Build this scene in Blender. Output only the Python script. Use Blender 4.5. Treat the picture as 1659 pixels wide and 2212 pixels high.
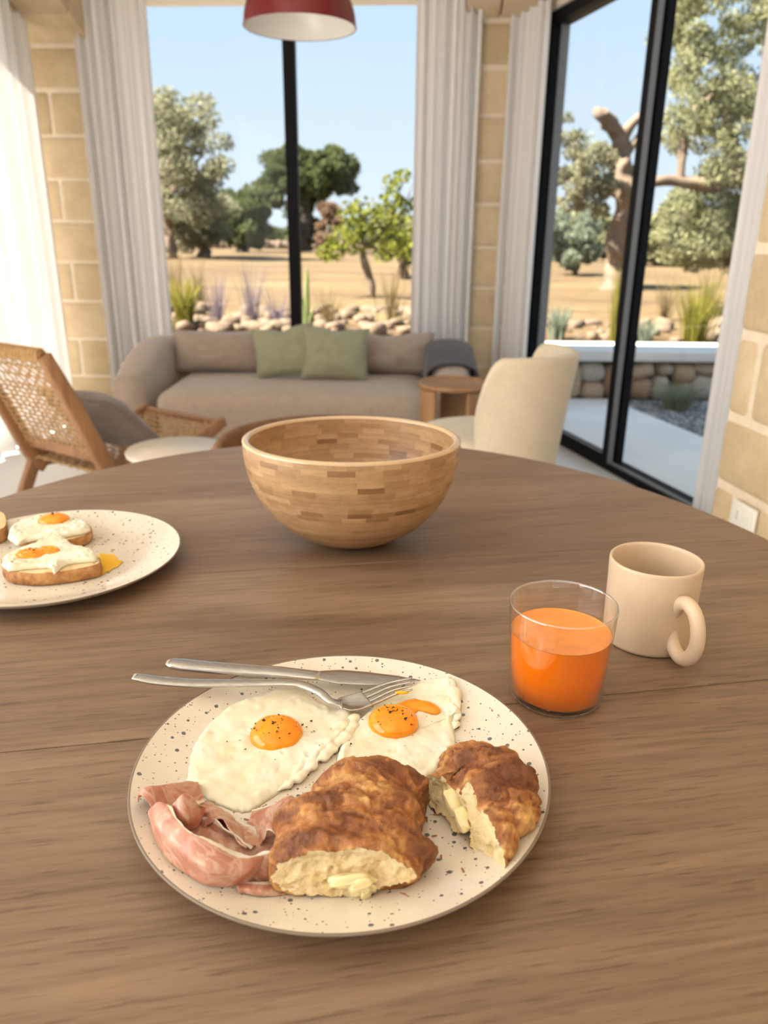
import bpy, bmesh, math, random
import numpy as np
from mathutils import Vector, Matrix, noise

for o in list(bpy.data.objects):
    bpy.data.objects.remove(o)
scene = bpy.context.scene
COL = scene.collection
PI = math.pi

# ------------------------------------------------------------------ camera
W, H, FPX = 1659.0, 2212.0, 1655.0
PITCH, ROLL, CZ = math.radians(19.75), math.radians(0.6), 1.125
cam_d = bpy.data.cameras.new('camera')
cam_d.sensor_fit = 'VERTICAL'
cam_d.sensor_height = 36.0
cam_d.lens = FPX / H * 36.0
cam_d.clip_start = 0.02
cam_d.clip_end = 500
cam_d.dof.use_dof = True
cam_d.dof.focus_distance = 0.60
cam_d.dof.aperture_fstop = 7.5
cam = bpy.data.objects.new('camera', cam_d)
COL.objects.link(cam)
_f = Vector((0, math.cos(PITCH), -math.sin(PITCH)))
_u0 = Vector((0, math.sin(PITCH), math.cos(PITCH)))
_r0 = Vector((1, 0, 0))
_R = _r0 * math.cos(ROLL) + _u0 * math.sin(ROLL)
_U = -_r0 * math.sin(ROLL) + _u0 * math.cos(ROLL)
cam.matrix_world = Matrix(((_R.x, _U.x, -_f.x, 0), (_R.y, _U.y, -_f.y, 0), (_R.z, _U.z, -_f.z, CZ), (0, 0, 0, 1)))
scene.camera = cam

# ------------------------------------------------------------------ world, sun, exposure
world = bpy.data.worlds.new('sky')
scene.world = world
world.use_nodes = True
nt = world.node_tree
nt.nodes.clear()
w_out = nt.nodes.new('ShaderNodeOutputWorld')
w_bg = nt.nodes.new('ShaderNodeBackground')
w_tc = nt.nodes.new('ShaderNodeTexCoord')
w_sep = nt.nodes.new('ShaderNodeSeparateXYZ')
w_ramp = nt.nodes.new('ShaderNodeValToRGB')
nt.links.new(w_tc.outputs['Generated'], w_sep.inputs[0])
nt.links.new(w_sep.outputs['Z'], w_ramp.inputs[0])
nt.links.new(w_ramp.outputs[0], w_bg.inputs[0])
nt.links.new(w_bg.outputs[0], w_out.inputs[0])
cr = w_ramp.color_ramp
cr.elements[0].position = 0.0
cr.elements[0].color = (0.80, 0.90, 0.98, 1)
cr.elements[1].position = 1.0
cr.elements[1].color = (0.52, 0.72, 0.98, 1)
e = cr.elements.new(0.22)
e.color = (0.60, 0.78, 0.98, 1)
w_bg.inputs[1].default_value = 0.60

sun_d = bpy.data.lights.new('sun', 'SUN')
sun_d.energy = 17.0
sun_d.angle = math.radians(0.6)
sun_d.color = (1.0, 0.92, 0.82)
sun = bpy.data.objects.new('sun', sun_d)
COL.objects.link(sun)
SUN_FROM = Vector((-0.64, -0.20, 0.74)).normalized()
sun.rotation_euler = SUN_FROM.to_track_quat('Z', 'Y').to_euler()
sun.location = SUN_FROM * 20


def daylight(name, loc, rot, sx, sy, power, col=(0.93, 0.96, 1.0)):  # adds an area lamp as extra fill for the room
    d = bpy.data.lights.new(name, 'AREA')
    d.shape = 'RECTANGLE'
    d.size, d.size_y, d.energy, d.color = sx, sy, power, col
    o = bpy.data.objects.new(name, d)
    COL.objects.link(o)
    o.location = loc
    o.rotation_euler = rot
    return o


# area lamps added just inside the left and rear windows to brighten the room
daylight('fill_left_window', (-2.27, -0.35, 1.35), (0, -PI / 2, 0), 2.1, 3.0, 60, (1.0, 0.94, 0.86))
daylight('fill_rear_window', (-0.4, -3.55, 1.4), (PI / 2, 0, 0), 3.0, 2.2, 6, (1.0, 0.95, 0.88))

scene.view_settings.view_transform = 'Standard'
scene.view_settings.look = 'None'
scene.view_settings.exposure = 0.85
scene.view_settings.gamma = 1.0
scene.view_settings.use_curve_mapping = False

# ------------------------------------------------------------------ helpers


def px(x, y, z):
    """world point on the horizontal plane z seen at photo pixel (x, y)"""
    d = _f + _R * ((x - W / 2) / FPX) - _U * ((y - H / 2) / FPX)
    t = (z - CZ) / d.z
    return np.array([d.x * t, d.y * t, z])


def tag(o, label=None, cat=None, group=None, kind=None):
    if label: o['label'] = label
    if cat: o['category'] = cat
    if group: o['group'] = group
    if kind: o['kind'] = kind
    return o


def root(name, label=None, cat=None, loc=(0, 0, 0), group=None, kind=None, rotz=0):
    o = bpy.data.objects.new(name, None)
    o.empty_display_size = 0.05
    COL.objects.link(o)
    o.location = loc
    o.rotation_euler = (0, 0, rotz)
    return tag(o, label, cat, group, kind)


def rootloc(o):
    v = Vector((0, 0, 0))
    while o is not None:
        v += o.location
        o = o.parent
    return v


def mo(name, V, F, mat, parent=None, smooth=True, uv=None, col=None, local=False, bevel=0, subsurf=0, solid=0):
    """one mesh object; V in world coordinates unless local"""
    V = np.asarray(V, dtype=float).reshape(-1, 3)
    me = bpy.data.meshes.new(name)
    off = np.zeros(3)
    if parent is not None and not local:
        off = np.array(rootloc(parent))
    elif parent is None and not local:
        mn, mx = V.min(0), V.max(0)
        off = np.array([(mn[0] + mx[0]) / 2, (mn[1] + mx[1]) / 2, mn[2]])
    me.from_pydata((V - off).tolist(), [], F)
    if uv is not None:
        ul = me.uv_layers.new(name='UVMap')
        uva = np.asarray(uv, dtype=float)
        li = np.zeros(len(me.loops), dtype=np.int32)
        me.loops.foreach_get('vertex_index', li)
        ul.data.foreach_set('uv', uva[li].ravel())
    if col is not None:
        ca = me.color_attributes.new('Col', 'FLOAT_COLOR', 'POINT')
        c = np.ones((len(V), 4)); c[:, :np.asarray(col).shape[1]] = col
        ca.data.foreach_set('color', c.ravel())
    if smooth:
        me.polygons.foreach_set('use_smooth', [True] * len(me.polygons))
    me.update()
    o = bpy.data.objects.new(name, me)
    COL.objects.link(o)
    if parent is not None:
        o.parent = parent
    elif not local:
        o.location = off
    if mat: me.materials.append(mat)
    if bevel:
        m = o.modifiers.new('bevel', 'BEVEL'); m.width = bevel; m.segments = 3; m.limit_method = 'ANGLE'; m.angle_limit = math.radians(40)
    if solid:
        m = o.modifiers.new('solid', 'SOLIDIFY'); m.thickness = solid; m.offset = 0
    if subsurf:
        m = o.modifiers.new('sub', 'SUBSURF'); m.levels = subsurf; m.render_levels = subsurf
    return o


def copy_obj(src, parent, loc, rot=(0, 0, 0), sc=(1, 1, 1), name=None):
    c = src.copy()
    COL.objects.link(c)
    c.parent = parent
    c.location = loc
    c.rotation_euler = rot
    c.scale = sc
    return c


def box(c, s):
    x, y, z = c
    a, b, d = s[0] / 2, s[1] / 2, s[2] / 2
    V = [(x + i * a, y + j * b, z + k * d) for k in (-1, 1) for j in (-1, 1) for i in (-1, 1)]
    return V, [(0, 2, 3, 1), (4, 5, 7, 6), (0, 1, 5, 4), (2, 6, 7, 3), (0, 4, 6, 2), (1, 3, 7, 5)]


def box2(x0, x1, y0, y1, z0, z1):
    return box(((x0 + x1) / 2, (y0 + y1) / 2, (z0 + z1) / 2), (x1 - x0, y1 - y0, z1 - z0))


def join(parts):
    V, F = [], []
    for v, f in parts:
        n = len(V)
        V += [tuple(p) for p in v]
        F += [tuple(i + n for i in q) for q in f]
    return V, F


def rotz(V, a, c=(0, 0)):
    V = np.array(V, dtype=float)
    x, y = V[:, 0] - c[0], V[:, 1] - c[1]
    R = V.copy()
    R[:, 0] = c[0] + x * math.cos(a) - y * math.sin(a)
    R[:, 1] = c[1] + x * math.sin(a) + y * math.cos(a)
    return R


def beam(p, q, w, t, up=(0, 0, 1)):
    """rectangular bar from p to q, w across, t along up"""
    p, q = np.array(p, float), np.array(q, float)
    d = (q - p) / np.linalg.norm(q - p)
    s = np.cross(d, np.array(up, float)); s /= np.linalg.norm(s)
    u = np.cross(s, d)
    V = [e + s * a * w / 2 + u * b * t / 2 for e in (p, q) for b in (-1, 1) for a in (-1, 1)]
    return V, [(0, 1, 3, 2), (4, 6, 7, 5), (0, 4, 5, 1), (2, 3, 7, 6), (0, 2, 6, 4), (1, 5, 7, 3)]


def spline(P, n):
    """Catmull-Rom through the points, n samples"""
    P = np.asarray(P, float)
    Q = np.vstack([2 * P[0] - P[1], P, 2 * P[-1] - P[-2]])
    out = []
    m = len(P) - 1
    for t in np.linspace(0, m, n):
        i = min(int(t), m - 1)
        f = t - i
        a, b, c, d = Q[i], Q[i + 1], Q[i + 2], Q[i + 3]
        out.append(0.5 * ((2 * b) + (c - a) * f + (2 * a - 5 * b + 4 * c - d) * f * f + (3 * b - a - 3 * c + d) * f ** 3))
    return np.array(out)


def sweep(path, a, b, k=12, ex=2.0, up=(0, 0, 1), closed=False, caps=True):
    """superellipse section (half width a, half height b) along a path"""
    path = np.asarray(path, float)
    n = len(path)
    a = np.broadcast_to(np.asarray(a, float), (n,))
    b = np.broadcast_to(np.asarray(b, float), (n,))
    T = np.gradient(path, axis=0)
    if closed:
        T = np.roll(path, -1, 0) - np.roll(path, 1, 0)
    T /= np.linalg.norm(T, axis=1)[:, None] + 1e-12
    V = []
    th = np.linspace(0, 2 * PI, k, endpoint=False)
    cs = np.sign(np.cos(th)) * np.abs(np.cos(th)) ** (2 / ex)
    sn = np.sign(np.sin(th)) * np.abs(np.sin(th)) ** (2 / ex)
    up = np.array(up, float)
    for i in range(n):
        s = np.cross(T[i], up)
        L = np.linalg.norm(s)
        s = s / L if L > 1e-4 else np.array([1.0, 0, 0])
        u = np.cross(s, T[i])
        for j in range(k):
            V.append(path[i] + s * a[i] * cs[j] + u * b[i] * sn[j])
    F = []
    m = n if closed else n - 1
    for i in range(m):
        for j in range(k):
            i2, j2 = (i + 1) % n, (j + 1) % k
            F.append((i * k + j, i * k + j2, i2 * k + j2, i2 * k + j))
    if caps and not closed:
        F.append(tuple(range(k - 1, -1, -1)))
        F.append(tuple((n - 1) * k + j for j in range(k)))
    return V, F


def lathe(prof, c, n=64, a0=0, a1=2 * PI):
    V, F = [], []
    full = abs(a1 - a0 - 2 * PI) < 1e-6
    m = n if full else n + 1
    for i in range(m):
        t = a0 + (a1 - a0) * i / n
        for r, z in prof:
            V.append((c[0] + r * math.cos(t), c[1] + r * math.sin(t), c[2] + z))
    k = len(prof)
    for i in range(n):
        i2 = (i + 1) % m
        for j in range(k - 1):
            F.append((i * k + j, i2 * k + j, i2 * k + j + 1, i * k + j + 1))
    return V, F


def grid(P):
    """P: nu x nv x 3 -> verts, quads, uv"""
    nu, nv = P.shape[:2]
    F = [(i * nv + j, (i + 1) * nv + j, (i + 1) * nv + j + 1, i * nv + j + 1) for i in range(nu - 1) for j in range(nv - 1)]
    uv = [(i / (nu - 1), j / (nv - 1)) for i in range(nu) for j in range(nv)]
    return P.reshape(-1, 3), F, uv


def ico(sub=2):
    bm = bmesh.new()
    bmesh.ops.create_icosphere(bm, subdivisions=sub, radius=1)
    V = np.array([v.co[:] for v in bm.verts])
    F = [tuple(v.index for v in f.verts) for f in bm.faces]
    bm.free()
    return V, F


def nz(p, s=1.0, seed=0.0):
    return noise.noise(Vector((p[0] * s + seed, p[1] * s + seed * 1.7, p[2] * s - seed)))


# ------------------------------------------------------------------ materials
class N:
    def __init__(self, name):
        self.m = bpy.data.materials.new(name)
        self.m.use_nodes = True
        self.t = self.m.node_tree
        self.b = self.t.nodes['Principled BSDF']
        self.out = self.t.nodes['Material Output']

    def n(self, typ, **kw):
        x = self.t.nodes.new(typ)
        for k, v in kw.items():
            setattr(x, k, v)
        return x

    def l(self, a, b):
        self.t.links.new(a, b)

    def coords(self, scale=(1, 1, 1), rot=(0, 0, 0), kind='Object'):
        tc = self.n('ShaderNodeTexCoord')
        mp = self.n('ShaderNodeMapping')
        mp.inputs['Scale'].default_value = scale
        mp.inputs['Rotation'].default_value = rot
        self.l(tc.outputs[kind], mp.inputs[0])
        return mp.outputs[0]

    def noise(self, vec, scale, detail=3, rough=0.55, dist=0.0):
        x = self.n('ShaderNodeTexNoise')
        x.inputs['Scale'].default_value = scale
        x.inputs['Detail'].default_value = detail
        x.inputs['Roughness'].default_value = rough
        x.inputs['Distortion'].default_value = dist
        if vec is not None: self.l(vec, x.inputs['Vector'])
        return x.outputs['Fac']

    def ramp(self, fac, stops):
        x = self.n('ShaderNodeValToRGB')
        r = x.color_ramp
        while len(r.elements) < len(stops): r.elements.new(0.5)
        for el, (p, c) in zip(r.elements, stops):
            el.position = p
            el.color = tuple(c) + (1,) if len(c) == 3 else c
        self.l(fac, x.inputs[0])
        return x.outputs[0]

    def mix(self, fac, a, b, mode='MIX'):
        x = self.n('ShaderNodeMix', data_type='RGBA', blend_type=mode)
        for s, v in ((x.inputs[0], fac), (x.inputs[6], a), (x.inputs[7], b)):
            if isinstance(v, (int, float)): s.default_value = v
            elif isinstance(v, (tuple, list)): s.default_value = tuple(v) + (1,) if len(v) == 3 else v
            else: self.l(v, s)
        return x.outputs[2]

    def bump(self, h, strength=0.3, dist=0.01):
        x = self.n('ShaderNodeBump')
        x.inputs['Strength'].default_value = strength
        x.inputs['Distance'].default_value = dist
        self.l(h, x.inputs['Height'])
        self.l(x.outputs[0], self.b.inputs['Normal'])
        return x

    def base(self, c):
        if isinstance(c, (tuple, list)): self.b.inputs['Base Color'].default_value = tuple(c) + (1,)
        else: self.l(c, self.b.inputs['Base Color'])

    def rough(self, r): self.b.inputs['Roughness'].default_value = r


def simple(name, c, rough=0.5, metal=0.0, var=0.0, vs=8.0, bump=0.0, bs=60.0, sss=0.0):
    m = N(name)
    if var:
        f = m.noise(m.coords(), vs, 4)
        lo = tuple(max(0, x * (1 - var)) for x in c)
        hi = tuple(min(1, x * (1 + var)) for x in c)
        m.base(m.ramp(f, [(0.3, lo), (0.7, hi)]))
    else:
        m.base(c)
    m.rough(rough)
    m.b.inputs['Metallic'].default_value = metal
    if bump:
        m.bump(m.noise(m.coords(), bs, 3), bump, 0.01)
    if sss:
        m.b.inputs['Subsurface Weight'].default_value = sss
        m.b.inputs['Subsurface Radius'].default_value = (0.006, 0.004, 0.002)
        m.b.inputs['Subsurface Scale'].default_value = 1.0
    return m.m


M = {}


def make_materials():
    # table wood: grain runs along the planks (local x after rotation)
    m = N('table_wood')
    a = math.radians(-10.2)
    oi = m.n('ShaderNodeObjectInfo')
    tc = m.n('ShaderNodeTexCoord')
    mp = m.n('ShaderNodeMapping'); mp.inputs['Rotation'].default_value = (0, 0, a)
    m.l(tc.outputs['Object'], mp.inputs[0])
    ad = m.n('ShaderNodeVectorMath', operation='ADD')
    m.l(mp.outputs[0], ad.inputs[0])
    sc = m.n('ShaderNodeVectorMath', operation='SCALE'); sc.inputs['Scale'].default_value = 7.0
    cmb = m.n('ShaderNodeCombineXYZ')
    m.l(oi.outputs['Random'], cmb.inputs[0]); m.l(oi.outputs['Random'], cmb.inputs[1])
    m.l(cmb.outputs[0], sc.inputs[0]); m.l(sc.outputs[0], ad.inputs[1])
    def stretched(s):
        q = m.n('ShaderNodeVectorMath', operation='MULTIPLY'); q.inputs[1].default_value = s
        m.l(ad.outputs[0], q.inputs[0]); return q.outputs[0]
    broad = m.noise(stretched((1.3, 11, 1)), 1.0, 5, 0.6, 0.8)
    fine = m.noise(stretched((9, 170, 1)), 1.0, 4, 0.65, 0.2)
    pores = m.noise(stretched((28, 420, 1)), 1.0, 2, 0.5)
    c1 = m.ramp(broad, [(0.25, (0.150, 0.091, 0.054)), (0.5, (0.222, 0.142, 0.086)), (0.75, (0.300, 0.202, 0.128))])
    c2 = m.ramp(fine, [(0.35, (0.74, 0.72, 0.70)), (0.6, (1.0, 1.0, 1.0))])
    c3 = m.ramp(pores, [(0.30, (0.62, 0.58, 0.55)), (0.42, (1, 1, 1))])
    cc = m.mix(1.0, c1, c2, 'MULTIPLY')
    cc = m.mix(0.8, cc, c3, 'MULTIPLY')
    blot = m.noise(stretched((4, 9, 1)), 1.0, 2)
    cc = m.mix(1.0, cc, m.ramp(blot, [(0.25, (0.82, 0.80, 0.78)), (0.45, (1, 1, 1))]), 'MULTIPLY')
    m.base(cc); m.rough(0.42)
    m.b.inputs['Specular IOR Level'].default_value = 0.42
    m.bump(fine, 0.10, 0.002)
    M['table'] = m.m

    def wood(name, lo, hi, rough=0.45, axis=(3, 60, 60), bump=0.05):
        m = N(name)
        oi = m.n('ShaderNodeObjectInfo')
        v = m.coords(axis)
        f = m.noise(v, 1.0, 4, 0.6, 0.3)
        m.base(m.ramp(f, [(0.3, lo), (0.7, hi)]))
        m.rough(rough); m.bump(f, bump, 0.003)
        return m.m
    M['teak'] = wood('teak_frame', (0.20, 0.090, 0.036), (0.33, 0.165, 0.072), 0.45, (60, 60, 4))
    M['oak'] = wood('oak_side_table', (0.27, 0.135, 0.055), (0.40, 0.22, 0.095), 0.45, (30, 30, 4))
    M['walnut'] = wood('walnut_chair', (0.11, 0.050, 0.022), (0.19, 0.092, 0.042), 0.4, (4, 50, 50))

    # bamboo strips
    for nm, attr in (('bamboo', False), ('bamboo_col', True)):
        m = N(nm)
        if attr:
            at = m.n('ShaderNodeVertexColor'); at.layer_name = 'Col'
            sp = m.n('ShaderNodeSeparateColor'); m.l(at.outputs[0], sp.inputs[0]); r = sp.outputs[0]
        else:
            r = m.n('ShaderNodeObjectInfo').outputs['Random']
        c = m.ramp(r, [(0.0, (0.235, 0.120, 0.048)), (0.05, (0.320, 0.178, 0.080)), (0.2, (0.385, 0.225, 0.108)), (0.6, (0.440, 0.270, 0.136)), (1.0, (0.510, 0.325, 0.170))])
        v = m.coords((40, 40, 260))
        f = m.noise(v, 1.0, 3, 0.6)
        c = m.mix(1.0, c, m.ramp(f, [(0.3, (0.80, 0.78, 0.74)), (0.65, (1.05, 1.05, 1.05))]), 'MULTIPLY')
        m.base(c); m.rough(0.38)
        m.b.inputs['Coat Weight'].default_value = 0.25
        m.b.inputs['Coat Roughness'].default_value = 0.25
        M[nm] = m.m

    M['bamboo_rim_highlight'] = simple('bamboo_rim_highlight', (0.56, 0.385, 0.215), 0.22, var=0.06, vs=30)  # base colour lightened to paint in the window highlight on the rim
    M['bamboo_rim_highlight'].node_tree.nodes['Principled BSDF'].inputs['Coat Weight'].default_value = 0.6
    # glazed stoneware with speckles
    m = N('speckled_stoneware')
    v = m.coords((1, 1, 1))
    col = (0.66, 0.60, 0.50)
    def speck(scale, lo, hi, seed):
        vo = m.n('ShaderNodeTexVoronoi', feature='F1'); vo.inputs['Scale'].default_value = scale
        mp = m.coords((1, 1, 1)); m.l(mp, vo.inputs['Vector'])
        rnd = m.n('ShaderNodeSeparateColor'); m.l(vo.outputs['Color'], rnd.inputs[0])
        # radius differs from cell to cell, most cells carry none
        mr = m.n('ShaderNodeMapRange'); mr.inputs['From Min'].default_value = 0.45; mr.inputs['From Max'].default_value = 1.0
        mr.inputs['To Min'].default_value = 0.0; mr.inputs['To Max'].default_value = hi
        m.l(rnd.outputs[seed], mr.inputs[0])
        jit = m.noise(mp, scale * 5, 2)
        sb = m.n('ShaderNodeMath', operation='MULTIPLY_ADD'); m.l(jit, sb.inputs[0]); sb.inputs[1].default_value = 0.10; m.l(vo.outputs['Distance'], sb.inputs[2])
        lt = m.n('ShaderNodeMath', operation='LESS_THAN'); m.l(sb.outputs[0], lt.inputs[0]); m.l(mr.outputs[0], lt.inputs[1])
        return lt.outputs[0]
    s1 = speck(170, 0, 0.38, 0)
    s2 = speck(380, 0, 0.36, 1)
    rings = m.noise(v, 30, 2)
    basec = m.ramp(rings, [(0.3, (0.655, 0.590, 0.485)), (0.7, (0.715, 0.650, 0.545))])
    c = m.mix(s1, basec, (0.13, 0.13, 0.125))
    c = m.mix(s2, c, (0.20, 0.185, 0.165))
    m.base(c); m.rough(0.16)
    m.b.inputs['Coat Weight'].default_value = 0.2
    M['plate'] = m.m
    M['plate_edge'] = simple('plate_rim_line', (0.20, 0.155, 0.11), 0.35)

    M['mug'] = simple('matte_beige_ceramic', (0.60, 0.455, 0.315), 0.42, var=0.06, vs=25, bump=0.08, bs=45)
    M['coffee'] = simple('coffee_dregs', (0.22, 0.12, 0.055), 0.25)

    # clear glass
    def glass(name, tint, refl=0.75, rough=0.0, f0=0.03):
        m = N(name)
        m.t.nodes.remove(m.b)
        tr = m.n('ShaderNodeBsdfTransparent'); tr.inputs[0].default_value = tint + (1,)
        gl = m.n('ShaderNodeBsdfGlossy'); gl.inputs['Roughness'].default_value = rough
        gl.inputs[0].default_value = (1, 1, 1, 1)
        # Schlick reflectance, the same on both sides of the thin wall
        lw = m.n('ShaderNodeLayerWeight'); lw.inputs[0].default_value = 0.5
        pw = m.n('ShaderNodeMath', operation='POWER'); pw.inputs[1].default_value = 5.0
        m.l(lw.outputs['Facing'], pw.inputs[0])
        mu = m.n('ShaderNodeMath', operation='MULTIPLY_ADD'); mu.inputs[1].default_value = refl; mu.inputs[2].default_value = f0
        m.l(pw.outputs[0], mu.inputs[0])
        mx = m.n('ShaderNodeMixShader')
        m.l(mu.outputs[0], mx.inputs[0]); m.l(tr.outputs[0], mx.inputs[1]); m.l(gl.outputs[0], mx.inputs[2])
        m.l(mx.outputs[0], m.out.inputs[0])
        return m.m
    M['glass_rim'] = glass('tumbler_rim_glass', (0.93, 0.93, 0.92), 0.7, f0=0.22)
    M['tumbler'] = glass('clear_tumbler_glass', (0.985, 0.985, 0.98), 0.85, f0=0.045)
    M['pane'] = glass('window_glass', (0.985, 0.995, 0.99), 0.35, f0=0.003)

    m = N('orange_juice')
    m.base((0.86, 0.20, 0.004)); m.rough(0.25)
    m.b.inputs['Subsurface Weight'].default_value = 0.5
    m.b.inputs['Subsurface Radius'].default_value = (0.02, 0.008, 0.001)
    m.b.inputs['Subsurface Scale'].default_value = 1.0
    M['juice'] = m.m
    M['juice_top'] = simple('juice_surface_foam', (0.80, 0.27, 0.05), 0.35, var=0.12, vs=90)

    # food
    m = N('egg_white')
    v = m.coords()
    f = m.noise(v, 45, 4, 0.6)
    m.base(m.ramp(f, [(0.3, (0.70, 0.63, 0.42)), (0.5, (0.77, 0.72, 0.56)), (0.7, (0.80, 0.765, 0.66))]))
    m.rough(0.28)
    m.b.inputs['Subsurface Weight'].default_value = 0.25
    m.b.inputs['Subsurface Radius'].default_value = (0.004, 0.003, 0.002)
    m.b.inputs['Subsurface Scale'].default_value = 1.0
    vo = m.n('ShaderNodeTexVoronoi', feature='SMOOTH_F1'); vo.inputs['Scale'].default_value = 120; m.l(v, vo.inputs['Vector'])
    m.bump(m.mix(0.5, vo.outputs['Distance'], m.noise(v, 160, 3)), 0.14, 0.002)
    M['egg'] = m.m
    m = N('egg_yolk')
    f = m.noise(m.coords(), 60, 3)
    m.base(m.ramp(f, [(0.3, (0.82, 0.235, 0.005)), (0.7, (0.92, 0.36, 0.012))]))
    m.rough(0.12)
    m.b.inputs['Subsurface Weight'].default_value = 0.3
    m.b.inputs['Subsurface Radius'].default_value = (0.008, 0.003, 0.0005)
    m.b.inputs['Subsurface Scale'].default_value = 1.0
    M['yolk'] = m.m
    M['yolk_smear'] = simple('runny_yolk', (0.80, 0.45, 0.02), 0.12)
    M['pepper'] = simple('ground_pepper', (0.035, 0.022, 0.013), 0.7)

    m = N('cured_ham')
    tc = m.n('ShaderNodeTexCoord')
    v = m.coords()
    sx = m.n('ShaderNodeSeparateXYZ'); m.l(tc.outputs['UV'], sx.inputs[0])
    n1 = m.noise(v, 60, 3, 0.6)
    n2 = m.noise(v, 28, 4, 0.6, 1.2)
    lean = m.ramp(n1, [(0.25, (0.345, 0.120, 0.078)), (0.5, (0.455, 0.200, 0.130)), (0.75, (0.55, 0.300, 0.195))])
    # marbling veins where the distorted noise crosses its middle
    vein = m.ramp(n2, [(0.455, (0, 0, 0)), (0.49, (1, 1, 1)), (0.51, (1, 1, 1)), (0.545, (0, 0, 0))])
    c = m.mix(0.0, lean, (0.70, 0.52, 0.42))
    mm = m.n('ShaderNodeMath', operation='MULTIPLY'); m.l(vein, mm.inputs[0]); mm.inputs[1].default_value = 0.40
    c = m.mix(mm.outputs[0], lean, (0.70, 0.50, 0.40))
    # rind of fat along one edge
    wob = m.n('ShaderNodeMath', operation='MULTIPLY_ADD'); m.l(n1, wob.inputs[0]); wob.inputs[1].default_value = 0.22; m.l(sx.outputs['Y'], wob.inputs[2])
    fat = m.ramp(wob.outputs[0], [(0.0, (0, 0, 0)), (0.905, (0, 0, 0)), (0.955, (1, 1, 1))])
    c = m.mix(fat, c, (0.80, 0.67, 0.56))
    m.base(c); m.rough(0.35)
    m.b.inputs['Subsurface Weight'].default_value = 0.35
    m.b.inputs['Subsurface Radius'].default_value = (0.008, 0.003, 0.002)
    m.b.inputs['Subsurface Scale'].default_value = 1.0
    m.bump(m.noise(v, 220, 3), 0.25, 0.002)
    M['ham'] = m.m

    m = N('croissant_crust')
    at = m.n('ShaderNodeVertexColor'); at.layer_name = 'Col'
    v = m.coords()
    f = m.noise(v, 170, 4, 0.65)
    c = m.mix(1.0, at.outputs[0], m.ramp(f, [(0.25, (0.62, 0.54, 0.46)), (0.5, (1, 1, 1)), (0.75, (1.28, 1.2, 1.05))]), 'MULTIPLY')
    m.base(c); m.rough(0.36)
    m.bump(m.noise(v, 380, 5, 0.7), 0.55, 0.003)
    M['crust'] = m.m
    m = N('croissant_crumb')
    v = m.coords()
    f = m.noise(v, 95, 4, 0.65)
    m.base(m.ramp(f, [(0.28, (0.50, 0.33, 0.125)), (0.42, (0.76, 0.585, 0.300)), (0.7, (0.86, 0.72, 0.46))]))
    m.rough(0.7); m.bump(m.noise(v, 330, 4, 0.7), 0.6, 0.004)
    m.b.inputs['Subsurface Weight'].default_value = 0.2
    m.b.inputs['Subsurface Radius'].default_value = (0.004, 0.002, 0.001)
    m.b.inputs['Subsurface Scale'].default_value = 1.0
    M['crumb'] = m.m
    M['butter'] = simple('butter', (0.80, 0.66, 0.36), 0.3, sss=0.3)
    m = N('toast_crust')
    v = m.coords(); f = m.noise(v, 70, 4, 0.65)
    m.base(m.ramp(f, [(0.3, (0.20, 0.07, 0.02)), (0.5, (0.42, 0.19, 0.06)), (0.7, (0.60, 0.34, 0.13))]))
    m.rough(0.7); m.bump(m.noise(v, 220, 3), 0.5, 0.003)
    M['toast'] = m.m
    M['flake'] = simple('pastry_flake', (0.33, 0.13, 0.04), 0.6, var=0.3, vs=200)

    m = N('brushed_steel')
    f = m.noise(m.coords((60, 900, 900)), 1.0, 2)
    m.base(m.ramp(f, [(0.3, (0.46, 0.44, 0.42)), (0.7, (0.60, 0.585, 0.565))]))
    m.b.inputs['Metallic'].default_value = 1.0; m.rough(0.24)
    M['steel'] = m.m

    # fabrics
    def fabric(name, c, scale=350, var=0.12, bump=0.35, vs=18):
        m = N(name)
        v = m.coords()
        f = m.noise(v, scale, 2); g = m.noise(v, vs, 3)
        c1 = m.ramp(g, [(0.3, tuple(x * (1 - var) for x in c)), (0.7, tuple(min(1, x * (1 + var)) for x in c))])
        m.base(m.mix(0.5, c1, m.ramp(f, [(0.3, tuple(x * 0.75 for x in c)), (0.7, tuple(min(1, x * 1.2) for x in c))])))
        m.rough(0.9)
        m.b.inputs['Sheen Weight'].default_value = 0.25
        m.bump(f, bump, 0.004)
        return m.m
    M['sofa'] = fabric('sofa_boucle', (0.400, 0.320, 0.255), 160, 0.10, 0.5)
    M['cushion_beige'] = fabric('beige_cushion_cloth', (0.360, 0.285, 0.230), 220)
    M['cushion_green'] = fabric('sage_linen', (0.300, 0.305, 0.195), 260, 0.08)
    M['cushion_taupe'] = fabric('taupe_velvet', (0.175, 0.128, 0.108), 260, 0.10)
    M['throw'] = fabric('charcoal_wool_throw', (0.040, 0.033, 0.037), 220, 0.15)
    M['chair_cream'] = fabric('cream_boucle', (0.62, 0.54, 0.405), 240, 0.06, 0.5)

    m = N('sheer_curtain')
    m.t.nodes.remove(m.b)
    df = m.n('ShaderNodeBsdfDiffuse'); df.inputs[0].default_value = (0.91, 0.88, 0.87, 1)
    tl = m.n('ShaderNodeBsdfTranslucent'); tl.inputs[0].default_value = (0.93, 0.91, 0.89, 1)
    mx = m.n('ShaderNodeMixShader'); mx.inputs[0].default_value = 0.34
    m.l(df.outputs[0], mx.inputs[1]); m.l(tl.outputs[0], mx.inputs[2])
    wv = m.noise(m.coords((400, 400, 400)), 1, 2)
    bp = m.n('ShaderNodeBump'); bp.inputs['Strength'].default_value = 0.1; m.l(wv, bp.inputs['Height'])
    m.l(bp.outputs[0], df.inputs['Normal'])
    m.l(mx.outputs[0], m.out.inputs[0])
    M['curtain'] = m.m

    # building
    m = N('tufa_block')
    v = m.coords(); oi = m.n('ShaderNodeObjectInfo')
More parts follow.
